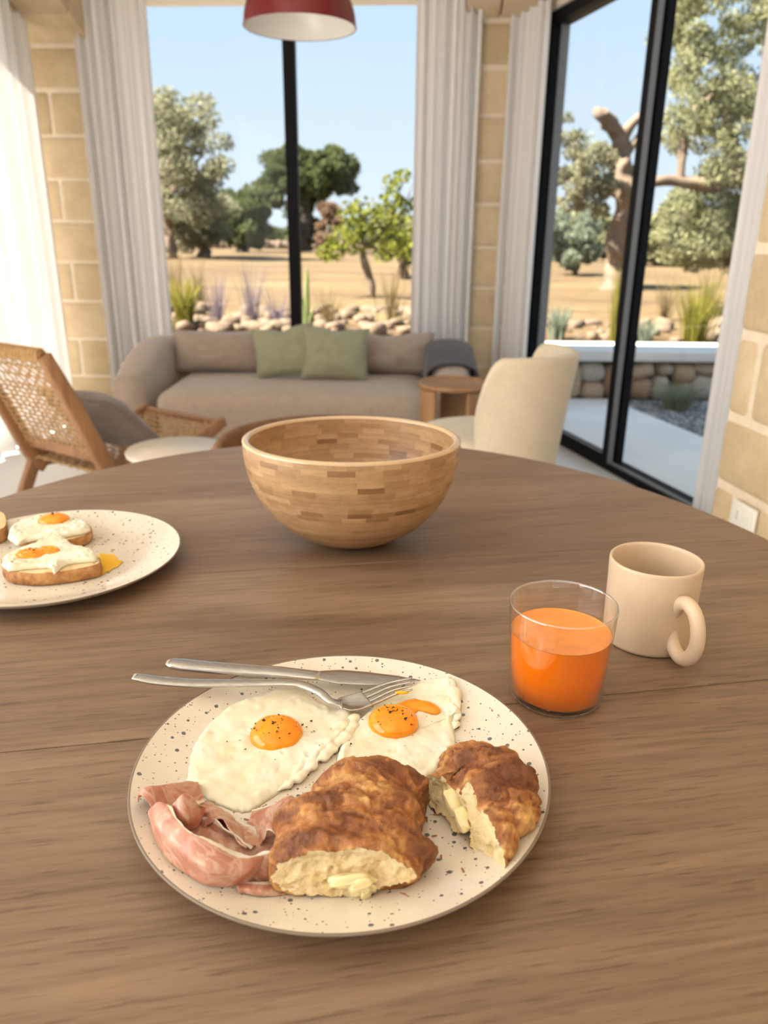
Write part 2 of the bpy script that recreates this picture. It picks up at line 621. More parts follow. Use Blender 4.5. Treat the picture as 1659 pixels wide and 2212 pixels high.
    f = m.noise(v, 7, 5, 0.65); g = m.noise(v, 60, 4, 0.7)
    c = m.ramp(f, [(0.25, (0.50, 0.375, 0.225)), (0.55, (0.62, 0.485, 0.310)), (0.8, (0.68, 0.56, 0.39))])
    c = m.mix(1.0, c, m.ramp(oi.outputs['Random'], [(0, (0.90, 0.88, 0.85)), (1, (1.06, 1.06, 1.06))]), 'MULTIPLY')
    c = m.mix(1.0, c, m.ramp(g, [(0.25, (0.78, 0.74, 0.68)), (0.42, (1, 1, 1))]), 'MULTIPLY')
    m.base(c); m.rough(0.9); m.bump(m.mix(0.5, f, g), 0.6, 0.02)
    M['tufa'] = m.m
    M['mortar'] = simple('lime_mortar', (0.74, 0.63, 0.48), 0.95, var=0.06, vs=30, bump=0.3, bs=120)
    M['plaster'] = simple('cream_plaster', (0.70, 0.63, 0.52), 0.9, var=0.04, vs=3)
    M['ceiling'] = simple('white_plaster', (0.80, 0.76, 0.69), 0.9)
    M['floor'] = simple('pale_resin_floor', (0.62, 0.60, 0.57), 0.35, var=0.05, vs=2)
    M['black_metal'] = simple('black_aluminium', (0.004, 0.004, 0.005), 0.6)
    M['black_metal'].node_tree.nodes['Principled BSDF'].inputs['Specular IOR Level'].default_value = 0.15
    M['grey_metal'] = simple('grey_door_seal', (0.16, 0.16, 0.16), 0.4)
    M['socket'] = simple('white_plastic', (0.80, 0.77, 0.70), 0.3)
    M['dark'] = simple('dark_hole', (0.02, 0.02, 0.02), 0.6)
    M['lamp_red'] = simple('red_enamel', (0.135, 0.006, 0.009), 0.22)
    M['lamp_white'] = simple('white_enamel', (0.74, 0.71, 0.67), 0.25)
    M['cordb'] = simple('black_cord', (0.02, 0.02, 0.02), 0.6)
    M['rush'] = simple('paper_cord', (0.42, 0.255, 0.115), 0.7, var=0.25, vs=60)
    M['travertine'] = simple('cream_travertine', (0.60, 0.53, 0.43), 0.35, var=0.05, vs=14)

    # outdoors
    m = N('dry_field')
    v = m.coords((0.10, 0.42, 1)); v2 = m.coords((1, 1, 1))
    a1 = m.noise(v, 1.6, 5, 0.65, 0.6); a2 = m.noise(v2, 5, 5, 0.7)
    c = m.ramp(a1, [(0.32, (0.066, 0.034, 0.012)), (0.46, (0.108, 0.064, 0.022)), (0.60, (0.132, 0.090, 0.034)), (0.8, (0.158, 0.118, 0.054))])
    c = m.mix(1.0, c, m.ramp(a2, [(0.3, (0.72, 0.68, 0.62)), (0.6, (1.05, 1.05, 1.05))]), 'MULTIPLY')
    m.base(c); m.rough(1.0); m.bump(a2, 0.5, 0.05)
    M['field'] = m.m
    M['concrete'] = simple('pale_concrete', (0.82, 0.79, 0.76), 0.7, var=0.06, vs=3, bump=0.1)
    M['gravel_bed'] = simple('gravel_soil', (0.16, 0.145, 0.135), 0.95, var=0.2, vs=40)
    m = N('gravel_pebbles')
    at = m.n('ShaderNodeVertexColor'); at.layer_name = 'Col'; m.l(at.outputs[0], m.b.inputs['Base Color']); m.rough(0.85)
    M['pebble'] = m.m
    m = N('field_stone')
    oi = m.n('ShaderNodeObjectInfo'); v = m.coords()
    f = m.noise(v, 9, 5, 0.65)
    c = m.ramp(oi.outputs['Random'], [(0.0, (0.44, 0.25, 0.15)), (0.25, (0.58, 0.39, 0.26)), (0.5, (0.68, 0.52, 0.36)), (0.75, (0.64, 0.57, 0.49)), (1.0, (0.74, 0.68, 0.59))])
    c = m.mix(1.0, c, m.ramp(f, [(0.3, (0.66, 0.60, 0.55)), (0.65, (1.08, 1.06, 1.04))]), 'MULTIPLY')
    m.base(c); m.rough(0.95); m.bump(f, 0.7, 0.03)
    M['stone'] = m.m
    M['pale_stone'] = simple('bleached_limestone', (0.175, 0.122, 0.078), 0.95, var=0.25, vs=5, bump=0.6, bs=14)
    M['cap'] = simple('limewashed_cap', (0.74, 0.71, 0.68), 0.9, var=0.08, vs=6)

    def leaf(name, lo, hi):
        m = N(name)
        oi = m.n('ShaderNodeVertexColor'); oi.layer_name = 'Col'
        sp = m.n('ShaderNodeSeparateColor'); m.l(oi.outputs[0], sp.inputs[0])
        c = m.ramp(sp.outputs[0], [(0, lo), (1, hi)])
        m.t.nodes.remove(m.b)
        df = m.n('ShaderNodeBsdfDiffuse'); tl = m.n('ShaderNodeBsdfTranslucent')
        m.l(c, df.inputs[0]); m.l(c, tl.inputs[0])
        mx = m.n('ShaderNodeMixShader'); mx.inputs[0].default_value = 0.45
        m.l(df.outputs[0], mx.inputs[1]); m.l(tl.outputs[0], mx.inputs[2]); m.l(mx.outputs[0], m.out.inputs[0])
        return m.m
    M['leaf_olive'] = leaf('olive_leaves', (0.152, 0.152, 0.089), (0.356, 0.346, 0.224))
    M['leaf_dark'] = leaf('carob_leaves', (0.049, 0.064, 0.025), (0.140, 0.159, 0.066))
    M['leaf_fig'] = leaf('fig_leaves', (0.117, 0.136, 0.021), (0.253, 0.266, 0.047))
    M['leaf_brown'] = leaf('dry_leaves', (0.187, 0.118, 0.075), (0.299, 0.205, 0.138))
    M['leaf_silver'] = leaf('silver_leaves', (0.142, 0.172, 0.119), (0.267, 0.297, 0.215))
    M['leaf_green'] = leaf('green_olive_leaves', (0.154, 0.161, 0.077), (0.347, 0.340, 0.193))  # olive leaves in a slightly greener colour range
    M['leaf_sage'] = leaf('sage_bush_leaves', (0.24, 0.26, 0.17), (0.42, 0.43, 0.30))
    M['grass'] = leaf('grass_blades', (0.132, 0.131, 0.021), (0.293, 0.258, 0.058))
    M['straw'] = leaf('straw_blades', (0.150, 0.105, 0.045), (0.240, 0.188, 0.098))
    M['lavender'] = leaf('lavender_spikes', (0.149, 0.109, 0.138), (0.265, 0.213, 0.241))
    M['bark'] = simple('olive_bark', (0.165, 0.118, 0.080), 0.95, var=0.35, vs=4, bump=0.8, bs=9)
    M['bark_dark'] = simple('dark_bark', (0.055, 0.045, 0.033), 0.95, var=0.3, vs=5, bump=0.6, bs=12)
    M['cutwood'] = simple('cut_wood', (0.36, 0.20, 0.08), 0.9)
    M['agave'] = simple('prickly_pear_skin', (0.120, 0.150, 0.040), 0.6, var=0.2, vs=8)


make_materials()

# ------------------------------------------------------------------ the room shell
TILT = math.radians(-3.2)          # the back wall is not quite square to the lens
PV = (-0.65, 5.0)


def bk(V):
    return rotz(V, TILT, PV)


def bkp(x, y, z):
    return tuple(bk([(x, y, z)])[0])


def struct(name, V, F, mat, bevel=0, smooth=False):
    o = mo(name, V, F, M[mat], smooth=smooth, bevel=bevel)
    o['kind'] = 'structure'
    return o


_fl = [(-2.6, -4.2), (2.36, -4.2), (1.556, 2.52), (0.985, 4.887), (0.93, 5.25), (-2.6, 5.25)]
struct('floor', [(x, y, -0.12) for x, y in _fl] + [(x, y, 0.0) for x, y in _fl], [tuple(range(5, -1, -1)), tuple(range(6, 12))] + [(k, (k + 1) % 6, 6 + (k + 1) % 6, 6 + k) for k in range(6)], 'floor')
struct('ceiling', *box2(-2.6, 2.2, -4.2, 5.35, 2.92, 3.05), 'ceiling')

rng = random.Random(7)


def stone_block(parent, V8, mat='tufa', bev=0.012):
    """one dressed block: a hexahedron from its eight corners (world), worn edges"""
    F = [(0, 2, 3, 1), (4, 5, 7, 6), (0, 1, 5, 4), (2, 6, 7, 3), (0, 4, 6, 2), (1, 3, 7, 5)]
    return mo('stone_block', V8, F, M[mat], parent, smooth=True, bevel=bev)


# back wall: mortar core around the window opening, blocks as parts
WZ = 2.395       # window head
core = [box2(-2.5, -1.80, 4.9715, 5.25, 0, 2.93), box2(0.53, 0.90, 4.9715, 5.25, 0, 2.93),
        box2(-2.35, 1.05, 5.08, 5.25, WZ + 0.05, 2.95), box2(-1.80, 0.53, 5.05, 5.25, 0.0, 0.22)]
V, F = join(core)
wall_back = struct('wall_back', bk(V), F, 'mortar')
reveal = box2(-1.80, 0.53, 5.00, 5.24, WZ, WZ + 0.055)
o = mo('head_reveal', bk(reveal[0]), reveal[1], M['plaster'], wall_back, smooth=False, bevel=0.004)
lint = box2(-1.80, 0.53, 4.985, 5.08, WZ + 0.057, 2.915)
o = mo('plaster_fascia', bk(lint[0]), lint[1], M['plaster'], wall_back, smooth=False)


def pilaster(x0, x1, yf, ztop, ch, splits, side):
    """courses of tufa blocks; side=+1 chamfered edge on the right, -1 on the left"""
    g = 0.007
    z = ztop
    i = 0
    while z > 0.0:
        zb = max(z - ch, 0.0)
        frac = splits[i % len(splits)]
        xs = [x0, x1] if frac is None else [x0, x0 + (x1 - x0) * frac, x1]
        for k in range(len(xs) - 1):
            a = xs[k] + (g if k > 0 else 0)
            b = xs[k + 1] - (g if k < len(xs) - 2 else 0)
            jy = rng.uniform(-0.002, 0.002)
            yb = yf + 0.25
            top = z - g
            bot = zb + g
            Vb = box2(a, b, yf + jy, yb, bot, top)[0]
            o = stone_block(wall_back, bk(Vb), bev=0.03 if i == 0 else 0.014)
        z = zb
        i += 1


pilaster(-2.32, -1.785, 4.965, 2.145, 0.2375, [None, 0.62, None, 0.62, None, 0.64, None, 0.62], 1)
pilaster(0.515, 0.89, 4.965, 2.26, 0.2375, [0.62, None, 0.55, None, 0.58, None, 0.6, None], -1)

# vault springers corbelling out over the pilasters
for (xa, xb, zb) in ((-2.34, -1.70, 2.15), (0.43, 0.96, 2.265)):
    for k in range(3):
        y1 = 4.97 - 0.26 * k
        z0 = zb + 0.085 * k
        Vs = [(xa, y1 - 0.25, z0 + 0.080), (xb, y1 - 0.25, z0 + 0.080), (xa, y1, z0), (xb, y1, z0),
              (xa, y1 - 0.25, z0 + 0.5), (xb, y1 - 0.25, z0 + 0.5), (xa, y1, z0 + 0.5), (xb, y1, z0 + 0.5)]
        xm = xa + (xb - xa) * (0.56 if k % 2 else 0.35)
        for (p, q) in ((xa, xm - 0.005), (xm + 0.005, xb)):
            W8 = [((p if abs(v[0] - xa) < 1e-6 else q), v[1], v[2]) for v in Vs]
            stone_block(wall_back, bk(W8), bev=0.01)

# back window: black frame, central mullion, two panes
win = root('window_1', kind='structure', loc=bkp(-0.63, 5.12, 0.22))
for nm, b in (('mullion', box2(-0.625, -0.553, 5.09, 5.16, 0.22, WZ)), ('frame_rail', box2(-1.80, 0.53, 5.10, 5.15, 0.22, 0.27)),
              ('frame_stile', box2(-1.80, -1.755, 5.10, 5.15, 0.22, WZ)), ('frame_stile', box2(0.485, 0.53, 5.10, 5.15, 0.22, WZ))):
    mo(nm, bk(b[0]), b[1], M['black_metal'], win, smooth=False, bevel=0.004)
for a, b in ((-1.755, -0.625), (-0.553, 0.485)):
    g = box2(a, b, 5.122, 5.128, 0.27, WZ)
    mo('pane', bk(g[0]), g[1], M['pane'], win, smooth=False)

# left wall: piers and head around wide windows
V, F = join([box2(-2.55, -2.25, -4.2, -2.3, 0, 2.95), box2(-2.55, -2.25, 4.75, 5.25, 0, 2.95), box2(-2.55, -2.25, -2.3, 4.75, 2.78, 2.95)])
struct('wall_left', V, F, 'plaster')
w2 = root('window_2', kind='structure', loc=(-2.4, 1.2, 0))
for y in (-2.28, -0.55, 1.2, 2.95, 4.73):
    b = box2(-2.43, -2.37, y - 0.03, y + 0.03, 0, 2.78)
    mo('mullion', b[0], b[1], M['black_metal'], w2, smooth=False)
for y in (-2.25, -0.52, 1.23, 2.98):
    b = box2(-2.403, -2.397, y, y + 1.7, 0.03, 2.75)
    mo('pane', b[0], b[1], M['pane'], w2, smooth=False)

# rear wall behind the viewer with a wide window
V, F = join([box2(-2.6, -1.9, -4.2, -4.0, 0, 2.95), box2(1.1, 2.2, -4.2, -4.0, 0, 2.95), box2(-1.9, 1.1, -4.2, -4.0, 2.5, 2.95), box2(-1.9, 1.1, -4.2, -4.0, 0, 0.3)])
struct('wall_rear', V, F, 'plaster')
b = box2(-1.9, 1.1, -4.103, -4.097, 0.3, 2.5)
struct('window_3', b[0], b[1], 'pane')

# right wall: thick tufa wall beside the door, running towards the viewer
RX, RY = 1.035, 2.30
RA = math.radians(7.3)


def rw(u, d, z):
    """u along the wall towards the viewer, d into the wall, z up"""
    return (RX + u * math.sin(RA) + d * math.cos(RA), RY - u * math.cos(RA) + d * math.sin(RA), z)


def rbox(u0, u1, d0, d1, z0, z1):
    return [rw(u, d, z) for z in (z0, z1) for d in (d0, d1) for u in (u0, u1)]


FB = [(0, 2, 3, 1), (4, 5, 7, 6), (0, 1, 5, 4), (2, 6, 7, 3), (0, 4, 6, 2), (1, 3, 7, 5)]
wall_right = struct('wall_right', rbox(0.008, 6.3, 0.007, 0.50, 0, 2.93), FB, 'mortar')
zs = [0.0, 0.170, 0.415, 0.626, 0.868, 1.104, 1.342, 1.58, 1.82, 2.06, 2.30, 2.54, 2.78, 2.92]
for i in range(len(zs) - 1):
    u = 0.0
    first = [0.30, 0.115, 0.42, 0.115, 0.40, 0.30, 0.44, 0.25, 0.4, 0.2, 0.38, 0.28, 0.3][i]
    while u < 2.6:
        L = first if u == 0.0 else rng.choice([0.34, 0.40, 0.46])
        g = 0.008
        j = rng.uniform(-0.003, 0.003)
        stone_block(wall_right, rbox(u + (g if u else 0), u + L - g, j, 0.46 if u == 0 else 0.08, zs[i] + g, zs[i + 1] - g), bev=0.022)
        u += L

# glazed sliding door in the right wall
DP = np.array([0.875, 4.86]); DD = np.array([0.2487, -0.9686]); DN = np.array([0.9686, 0.2487])


def dp(s, d, z):
    p = DP + DD * s + DN * d
    return (p[0], p[1], z)


def dbox(s0, s1, d0, d1, z0, z1):
    return [dp(s, d, z) for z in (z0, z1) for d in (d0, d1) for s in (s0, s1)]


door = root('door_1', kind='structure', loc=dp(1.0, 0.05, 0))
DH = 2.28
for nm, a in (('frame_stile', (0.0, 0.06, 0.0, 0.10, 0, DH)), ('track', (0.0, 2.3, 0.0, 0.11, 0.0, 0.035)), ('frame_head', (0.0, 2.3, 0.0, 0.10, DH - 0.06, DH)),
              ('leaf_stile', (1.03, 1.078, 0.0, 0.045, 0.03, DH - 0.05)), ('leaf_stile', (1.045, 1.09, 0.05, 0.09, 0.03, DH - 0.05)),
              ('leaf_rail', (0.06, 1.05, 0.005, 0.05, 0.03, 0.075)), ('frame_stile', (2.24, 2.30, 0.0, 0.10, 0, DH))):
    mo(nm, dbox(*a), FB, M['black_metal'], door, smooth=False, bevel=0.003)
for a in ((0.060, 0.072, 0.045, 0.095, 0.03, DH - 0.06), (1.078, 1.088, 0.005, 0.03, 0.03, DH - 0.06), (1.045, 2.24, 0.012, 0.03, 0.035, 0.045), (0.07, 1.03, 0.0, 0.006, 0.076, 0.083)):
    mo('seal', dbox(*a), FB, M['grey_metal'], door, smooth=False)
mo('pane', dbox(0.06, 1.035, 0.024, 0.030, 0.07, DH - 0.06), FB, M['pane'], door, smooth=False)
mo('pane', dbox(1.075, 2.24, 0.074, 0.080, 0.05, DH - 0.06), FB, M['pane'], door, smooth=False)
mo('head_panel', dbox(-0.15, 2.4, -0.02, 0.16, DH, 2.95), FB, M['plaster'], door, smooth=False)


# ------------------------------------------------------------------ curtains
def curtain(label, path, z0, z1, folds, amp, seed, drift=0.0, gather=0.0):
    r = random.Random(seed)
    nu, nv = folds * 12, 22
    P2 = spline([(p[0], p[1], 0) for p in path], nu)
    T = np.gradient(P2, axis=0); T /= np.linalg.norm(T, axis=1)[:, None]
    Nn = np.stack([-T[:, 1], T[:, 0], np.zeros(nu)], 1)
    ph = np.cumsum([2 * PI * folds / nu * (1 + 0.45 * noise.noise(Vector((i * folds / nu * 0.9, seed, 0)))) for i in range(nu)])
    am = [amp * (0.55 + 0.75 * abs(noise.noise(Vector((i * folds / nu * 0.6, seed + 9, 3)))) * 2) for i in range(nu)]
    G = np.zeros((nu, nv, 3))
    mid = P2.mean(0)
    for j in range(nv):
        h = j / (nv - 1)
        z = z0 + (z1 - z0) * h
        for i in range(nu):
            w = am[i] * (1.0 - 0.25 * h)
            lean = 0.5 * noise.noise(Vector((i * folds / nu * 0.5, h * 1.2, seed + 4)))
            d = w * math.sin(ph[i] + lean) + 0.3 * w * math.sin(2.3 * ph[i] + seed + h)
            p = P2[i] + (mid - P2[i]) * gather * h
            G[i, j] = p + Nn[i] * d + T[i] * drift * (1 - h) + np.array([0, 0, z])
    V, F, uv = grid(G)
    o = mo('curtain', V, F, M['curtain'], solid=0.0015)
    tag(o, label, 'curtain', 'floor length sheer curtains')
    return o


curtain('white sheer curtain glowing with daylight at the far left edge', [(-2.06, 1.15), (-2.05, 3.2), (-2.00, 4.84)], 0.012, 2.90, 20, 0.042, 11)
curtain('gathered grey-white curtain left of the sofa window beside the stone pier', [bkp(-1.775, 4.90, 0)[:2], bkp(-1.58, 4.91, 0)[:2], bkp(-1.345, 4.90, 0)[:2]], 0.012, 2.90, 8, 0.034, 23)
curtain('gathered grey-white curtain right of the sofa window above the dark throw', [bkp(0.16, 4.90, 0)[:2], bkp(0.36, 4.91, 0)[:2], bkp(0.515, 4.90, 0)[:2]], 0.012, 2.90, 7, 0.034, 35)
curtain('narrow white curtain between the stone pier and the black door frame', [dp(-0.10, -0.20, 0)[:2], dp(0.02, -0.12, 0)[:2], dp(0.16, -0.065, 0)[:2]], 0.012, 2.90, 5, 0.024, 47)
curtain('white curtain hanging between the glass door and the near stone wall', [dp(1.83, -0.02, 0)[:2], dp(2.0, -0.03, 0)[:2], dp(2.25, -0.05, 0)[:2]], 0.012, 2.90, 6, 0.026, 59)

# ------------------------------------------------------------------ wall socket by the table
sk = root('wall_socket', 'white plastic power socket low on the stone wall at the right', 'socket', rw(0.195, -0.001, 0.326))


def rel_box(u0, u1, d0, d1, z0, z1):
    return rbox(u0, u1, d0, d1, z0, z1)


mo('cover_plate', rbox(0.135, 0.255, -0.014, -0.004, 0.326, 0.404), FB, M['socket'], sk, smooth=True, bevel=0.004)
for u in (0.152, 0.196):
    mo('module', rbox(u, u + 0.042, -0.0165, -0.013, 0.339, 0.391), FB, M['socket'], sk, smooth=True, bevel=0.0015)
for z in (0.3555, 0.365, 0.3745):
    mo('contact_hole', rbox(0.171, 0.1755, -0.0172, -0.0163, z - 0.002, z + 0.002), FB, M['dark'], sk, smooth=False)

# ------------------------------------------------------------------ pendant lamp
LP = (-0.322, 3.2, 1.835)
lamp = root('pendant_lamp', 'red dome pendant lamp with white inside hanging before the window', 'lamp', LP)
out = [(0.203 * math.cos(t) ** 0.8 if t < PI / 2 - 0.01 else 0.0, 0.185 * math.sin(t)) for t in np.linspace(0, PI / 2, 16)]
V, F = lathe(out, LP, 72)
mo('shade', V, F, M['lamp_red'], lamp)
inn = [(max(0, r - 0.004), z * 0.975) for r, z in out]
V, F = lathe(inn[::-1], LP, 72)
mo('shade_lining', V, F, M['lamp_white'], lamp)
V, F = lathe([(0.199, 0.0), (0.2035, -0.0015), (0.2055, 0.001), (0.2035, 0.004), (0.199, 0.002)], LP, 72)
mo('shade_rim', V, F, M['lamp_red'], lamp)
V, F = lathe([(0.0, 0.22), (0.018, 0.22), (0.022, 0.21), (0.022, 0.18), (0.03, 0.175)], LP, 24)
mo('lamp_holder', V, F, M['lamp_red'], lamp)
V, F = lathe([(0, 0.09), (0.02, 0.095), (0.03, 0.12), (0.018, 0.16), (0.014, 0.18)], LP, 24)
mo('bulb', V, F, M['lamp_white'], lamp)
V, F = sweep([(LP[0], LP[1], LP[2] + 0.21), (LP[0], LP[1], 2.5), (LP[0], LP[1], 2.90)], 0.003, 0.003, 8)
mo('cord', V, F, M['cordb'], lamp)
V, F = lathe([(0.0, 1.03), (0.05, 1.03), (0.055, 1.04), (0.055, 1.064), (0, 1.064)], LP, 32)
mo('ceiling_rose', V, F, M['lamp_red'], lamp)

# ------------------------------------------------------------------ sofa group
SX0, SX1, SY0, SY1 = -1.44, 0.47, 3.88, 4.76
sofa = root('sofa', 'long low taupe sofa with rounded arms under the window', 'sofa', ((SX0 + SX1) / 2, (SY0 + SY1) / 2, 0))


def sofa_shell():
    th = 0.115
    r = 0.20
    pts = [(SX0 + th, SY0 + 0.02), (SX0 + th, SY0 + 0.3), (SX0 + th, SY1 - th - r)]
    for t in np.linspace(0, PI / 2, 7)[1:]:
        pts.append((SX0 + th + r - r * math.cos(t), SY1 - th - r + r * math.sin(t)))
    pts += [(-0.9, SY1 - th), (-0.47, SY1 - th), (0.0, SY1 - th)]
    for t in np.linspace(0, PI / 2, 7):
        pts.append((SX1 - th - r + r * math.sin(t), SY1 - th - r + r * math.cos(t)))
    pts += [(SX1 - th, SY0 + 0.3), (SX1 - th, SY0 + 0.02)]
    P = spline([(x, y, 0) for x, y in pts], 70)
    hs = []
    for p in P:
        f = min(1, max(0, (p[1] - SY0) / 0.62))
        f = f * f * (3 - 2 * f)
        hs.append(0.460 + 0.110 * f)
    hs = np.array(hs)
    path = P.copy(); path[:, 2] = 0.03 + (hs - 0.03) / 2
    a = np.full(len(P), th); b = (hs - 0.03) / 2
    # rounded front ends
    for i in range(4):
        k = math.sin((i + 0.6) / 4.6 * PI / 2)
        for q in (i, len(P) - 1 - i):
            a[q] *= 0.55 + 0.45 * k; b[q] *= 0.90 + 0.10 * k
    V, F = sweep(path, a, b, 28, 3.6)
    return V, F


V, F = sofa_shell()
mo('arm_and_back_shell', V, F, M['sofa'], sofa)


def rounded_box(x0, x1, y0, y1, z0, z1, r=0.06, n=10, bulge=0.0):
    """superellipsoid-like cushion block"""
    V, F = ico(5)
    c = np.array([(x0 + x1) / 2, (y0 + y1) / 2, (z0 + z1) / 2]); s = np.array([(x1 - x0) / 2, (y1 - y0) / 2, (z1 - z0) / 2])
    core = np.maximum(s - r, 1e-4)
    # map the sphere to a rounded box
    A = np.abs(V); k = A.max(1)[:, None]
    cube = V / k
    P = cube * s
    inner = np.clip(P, -core, core)
    d = P - inner
    L = np.linalg.norm(d, axis=1)[:, None]
    P = np.where(L > 1e-9, inner + d / np.maximum(L, 1e-9) * r * np.minimum(1, np.abs(d).max(1)[:, None] / r + 0.0), P)
    if bulge:
        q = P / s
        P[:, 2] += bulge * np.maximum(0, 1 - q[:, 0] ** 2) * np.maximum(0, 1 - q[:, 1] ** 2) * (q[:, 2] > 0)
    return P + c, F


V, F = rounded_box(-1.185, 0.245, 3.86, 4.62, 0.05, 0.372, 0.080, bulge=0.010)
mo('seat', V, F, M['sofa'], sofa)
for x in (-1.25, 0.3):
    for y in (3.98, 4.66):
        V, F = lathe([(0, 0), (0.025, 0), (0.03, 0.05), (0, 0.05)], (x, y, 0), 16)
        mo('foot', V, F, M['walnut'], sofa)


def pillow(name, label, cat, c, w, h, t, rot, mat, seed, dent=0.0, group=None):
    """stuffed cushion standing in its local XZ plane: rot = (lean back, roll, yaw)"""
    n = 26
    P = []
    for side in (1, -1):
        for i in range(n + 1):
            for j in range(n + 1):
                u, v = i / n * 2 - 1, j / n * 2 - 1
                prof = max(0.0, (1 - abs(u) ** 2.6)) ** 0.55 * max(0.0, (1 - abs(v) ** 2.6)) ** 0.55
                pin = 0.055 * (1 - (1 - abs(u) ** 2) * 1.0) * 1.0
                x = w / 2 * u * (1 - 0.07 * (1 - v * v))
                z = h / 2 * v * (1 - 0.07 * (1 - u * u))
                wr = 0.012 * noise.noise(Vector((u * 1.7 + seed, v * 1.7, side))) + 0.006 * noise.noise(Vector((u * 5 + seed, v * 4, side * 3)))
                y = -side * (t / 2 * prof * (1 + 1.2 * wr * 10 * 0.3) + wr * prof)
                if dent and v > 0:
                    z -= dent * math.exp(-(u / 0.28) ** 2) * v ** 3
                P.append((x, y, z))
    F = []
    m = (n + 1) ** 2
    for s in range(2):
        for i in range(n):
            for j in range(n):
                q = (s * m + i * (n + 1) + j, s * m + (i + 1) * (n + 1) + j, s * m + (i + 1) * (n + 1) + j + 1, s * m + i * (n + 1) + j + 1)
                F.append(q if s == 0 else q[::-1])
    R = Matrix.Rotation(rot[2], 3, 'Z') @ Matrix.Rotation(rot[0], 3, 'X') @ Matrix.Rotation(rot[1], 3, 'Y')
    V = np.array(P) @ np.array(R).T
    V[:, 2] -= V[:, 2].min()
    r = root(name, label, cat, c, group)
    o = mo('cover', V, F, M[mat], r, local=True)
    bm = bmesh.new(); bm.from_mesh(o.data); bmesh.ops.remove_doubles(bm, verts=bm.verts, dist=1e-5); bm.to_mesh(o.data); bm.free()
    # piped seam round the edge
    edge = []
    for k in range(4 * n):
        a = k / n
        if a < 1: u, v = -1 + 2 * a, -1
        elif a < 2: u, v = 1, -1 + 2 * (a - 1)
        elif a < 3: u, v = 1 - 2 * (a - 2), 1
        else: u, v = -1, 1 - 2 * (a - 3)
        z = h / 2 * v * (1 - 0.07 * (1 - u * u))
        if dent and v > 0: z -= dent * math.exp(-(u / 0.28) ** 2) * v ** 3
        edge.append((w / 2 * u * (1 - 0.07 * (1 - v * v)), 0, z))
    E0 = np.array(edge) @ np.array(R).T
    low = (np.array(P) @ np.array(R).T)[:, 2].min()
    E0[:, 2] -= low
    Vp, Fp = sweep(E0, 0.0035, 0.0035, 6, closed=True, up=tuple(R @ Vector((0, 1, 0))))
    mo('seam', Vp, Fp, M[mat], o, local=True)
    return r


SZ = 0.383
gp = 'cushions along the sofa back'
pillow('cushion', 'wide beige back cushion at the left end of the sofa', 'cushion', (-0.945, 4.47, SZ - 0.005), 0.56, 0.235, 0.17, (math.radians(-10), 0, 0), 'cushion_beige', 1, group=gp)
pillow('cushion', 'wide beige back cushion at the right end next to the dark throw', 'cushion', (0.015, 4.47, SZ - 0.005), 0.53, 0.235, 0.17, (math.radians(-10), 0, 0), 'cushion_beige', 5, 0.02, group=gp)
pillow('throw_pillow', 'sage green pillow tilted to the left, behind its neighbour', 'pillow', (-0.555, 4.27, SZ - 0.012), 0.35, 0.270, 0.13, (math.radians(-14), math.radians(-9), math.radians(-8)), 'cushion_green', 9, 0.02, 'sage green pillows')
pillow('throw_pillow', 'sage green pillow standing in front, nearer the sofa middle', 'pillow', (-0.275, 4.24, SZ - 0.010), 0.365, 0.285, 0.14, (math.radians(-14), math.radians(3), math.radians(6)), 'cushion_green', 14, 0.015, 'sage green pillows')

# dark throw over the right arm
G = []
nx, ny = 26, 14
for i in range(nx):
    s = i / (nx - 1) * 2 - 1
    row = []
    for j in range(ny):
        f = j / (ny - 1)
        y = SY0 + 0.17 + 0.38 * f
        ff = min(1, max(0, (y - SY0) / 0.62)); ff = ff * ff * (3 - 2 * ff)
        ht = 0.460 + 0.110 * ff
        ang = s * PI * 0.5
        wx = 0.135
        if abs(s) < 0.62:
            a = s / 0.62 * PI / 2
            x = wx * math.sin(a); z = ht + 0.018 - 0.062 * (1 - math.cos(a))
        else:
            e = (abs(s) - 0.62) / 0.38
            x = math.copysign(wx + 0.012 * e * noise.noise(Vector((f * 4, s * 3, 2))), s); z = ht - 0.044 - e * (0.20 if s > 0 else 0.115)
        x += 0.006 * noise.noise(Vector((f * 6, s * 5, 7)))
        row.append((SX1 - 0.115 + x, y + 0.02 * s * s * (1 if s < 0 else -0.5) + 0.008 * math.sin(s * 7), z + 0.004 * noise.noise(Vector((f * 7, s * 6, 1)))))
    G.append(row)
V, F, uv = grid(np.array(G))
o = mo('throw_blanket', V, F, M['throw'], solid=0.012, subsurf=1)
tag(o, 'folded charcoal throw draped over the right sofa arm', 'blanket')

# ------------------------------------------------------------------ wooden side table beside the sofa
st = root('side_table', 'round wooden side table with curved panel legs before the sofa arm', 'side table', (0.325, 3.60, 0))
V, F = lathe([(0, 0.462), (0.155, 0.462), (0.170, 0.466), (0.172, 0.478), (0.168, 0.488), (0.160, 0.486), (0.155, 0.480), (0.0, 0.480)], (0.325, 3.60, 0), 64)
mo('tabletop', V, F, M['oak'], st)
for a in (200, 320, 80):
    arc = [(0.325 + 0.150 * math.cos(math.radians(a + t)), 3.60 + 0.150 * math.sin(math.radians(a + t)), 0.2315) for t in np.linspace(-32, 32, 14)]
    V, F = sweep(arc, 0.010, 0.2305, 16, 8)
    mo('leg_panel', V, F, M['oak'], st)

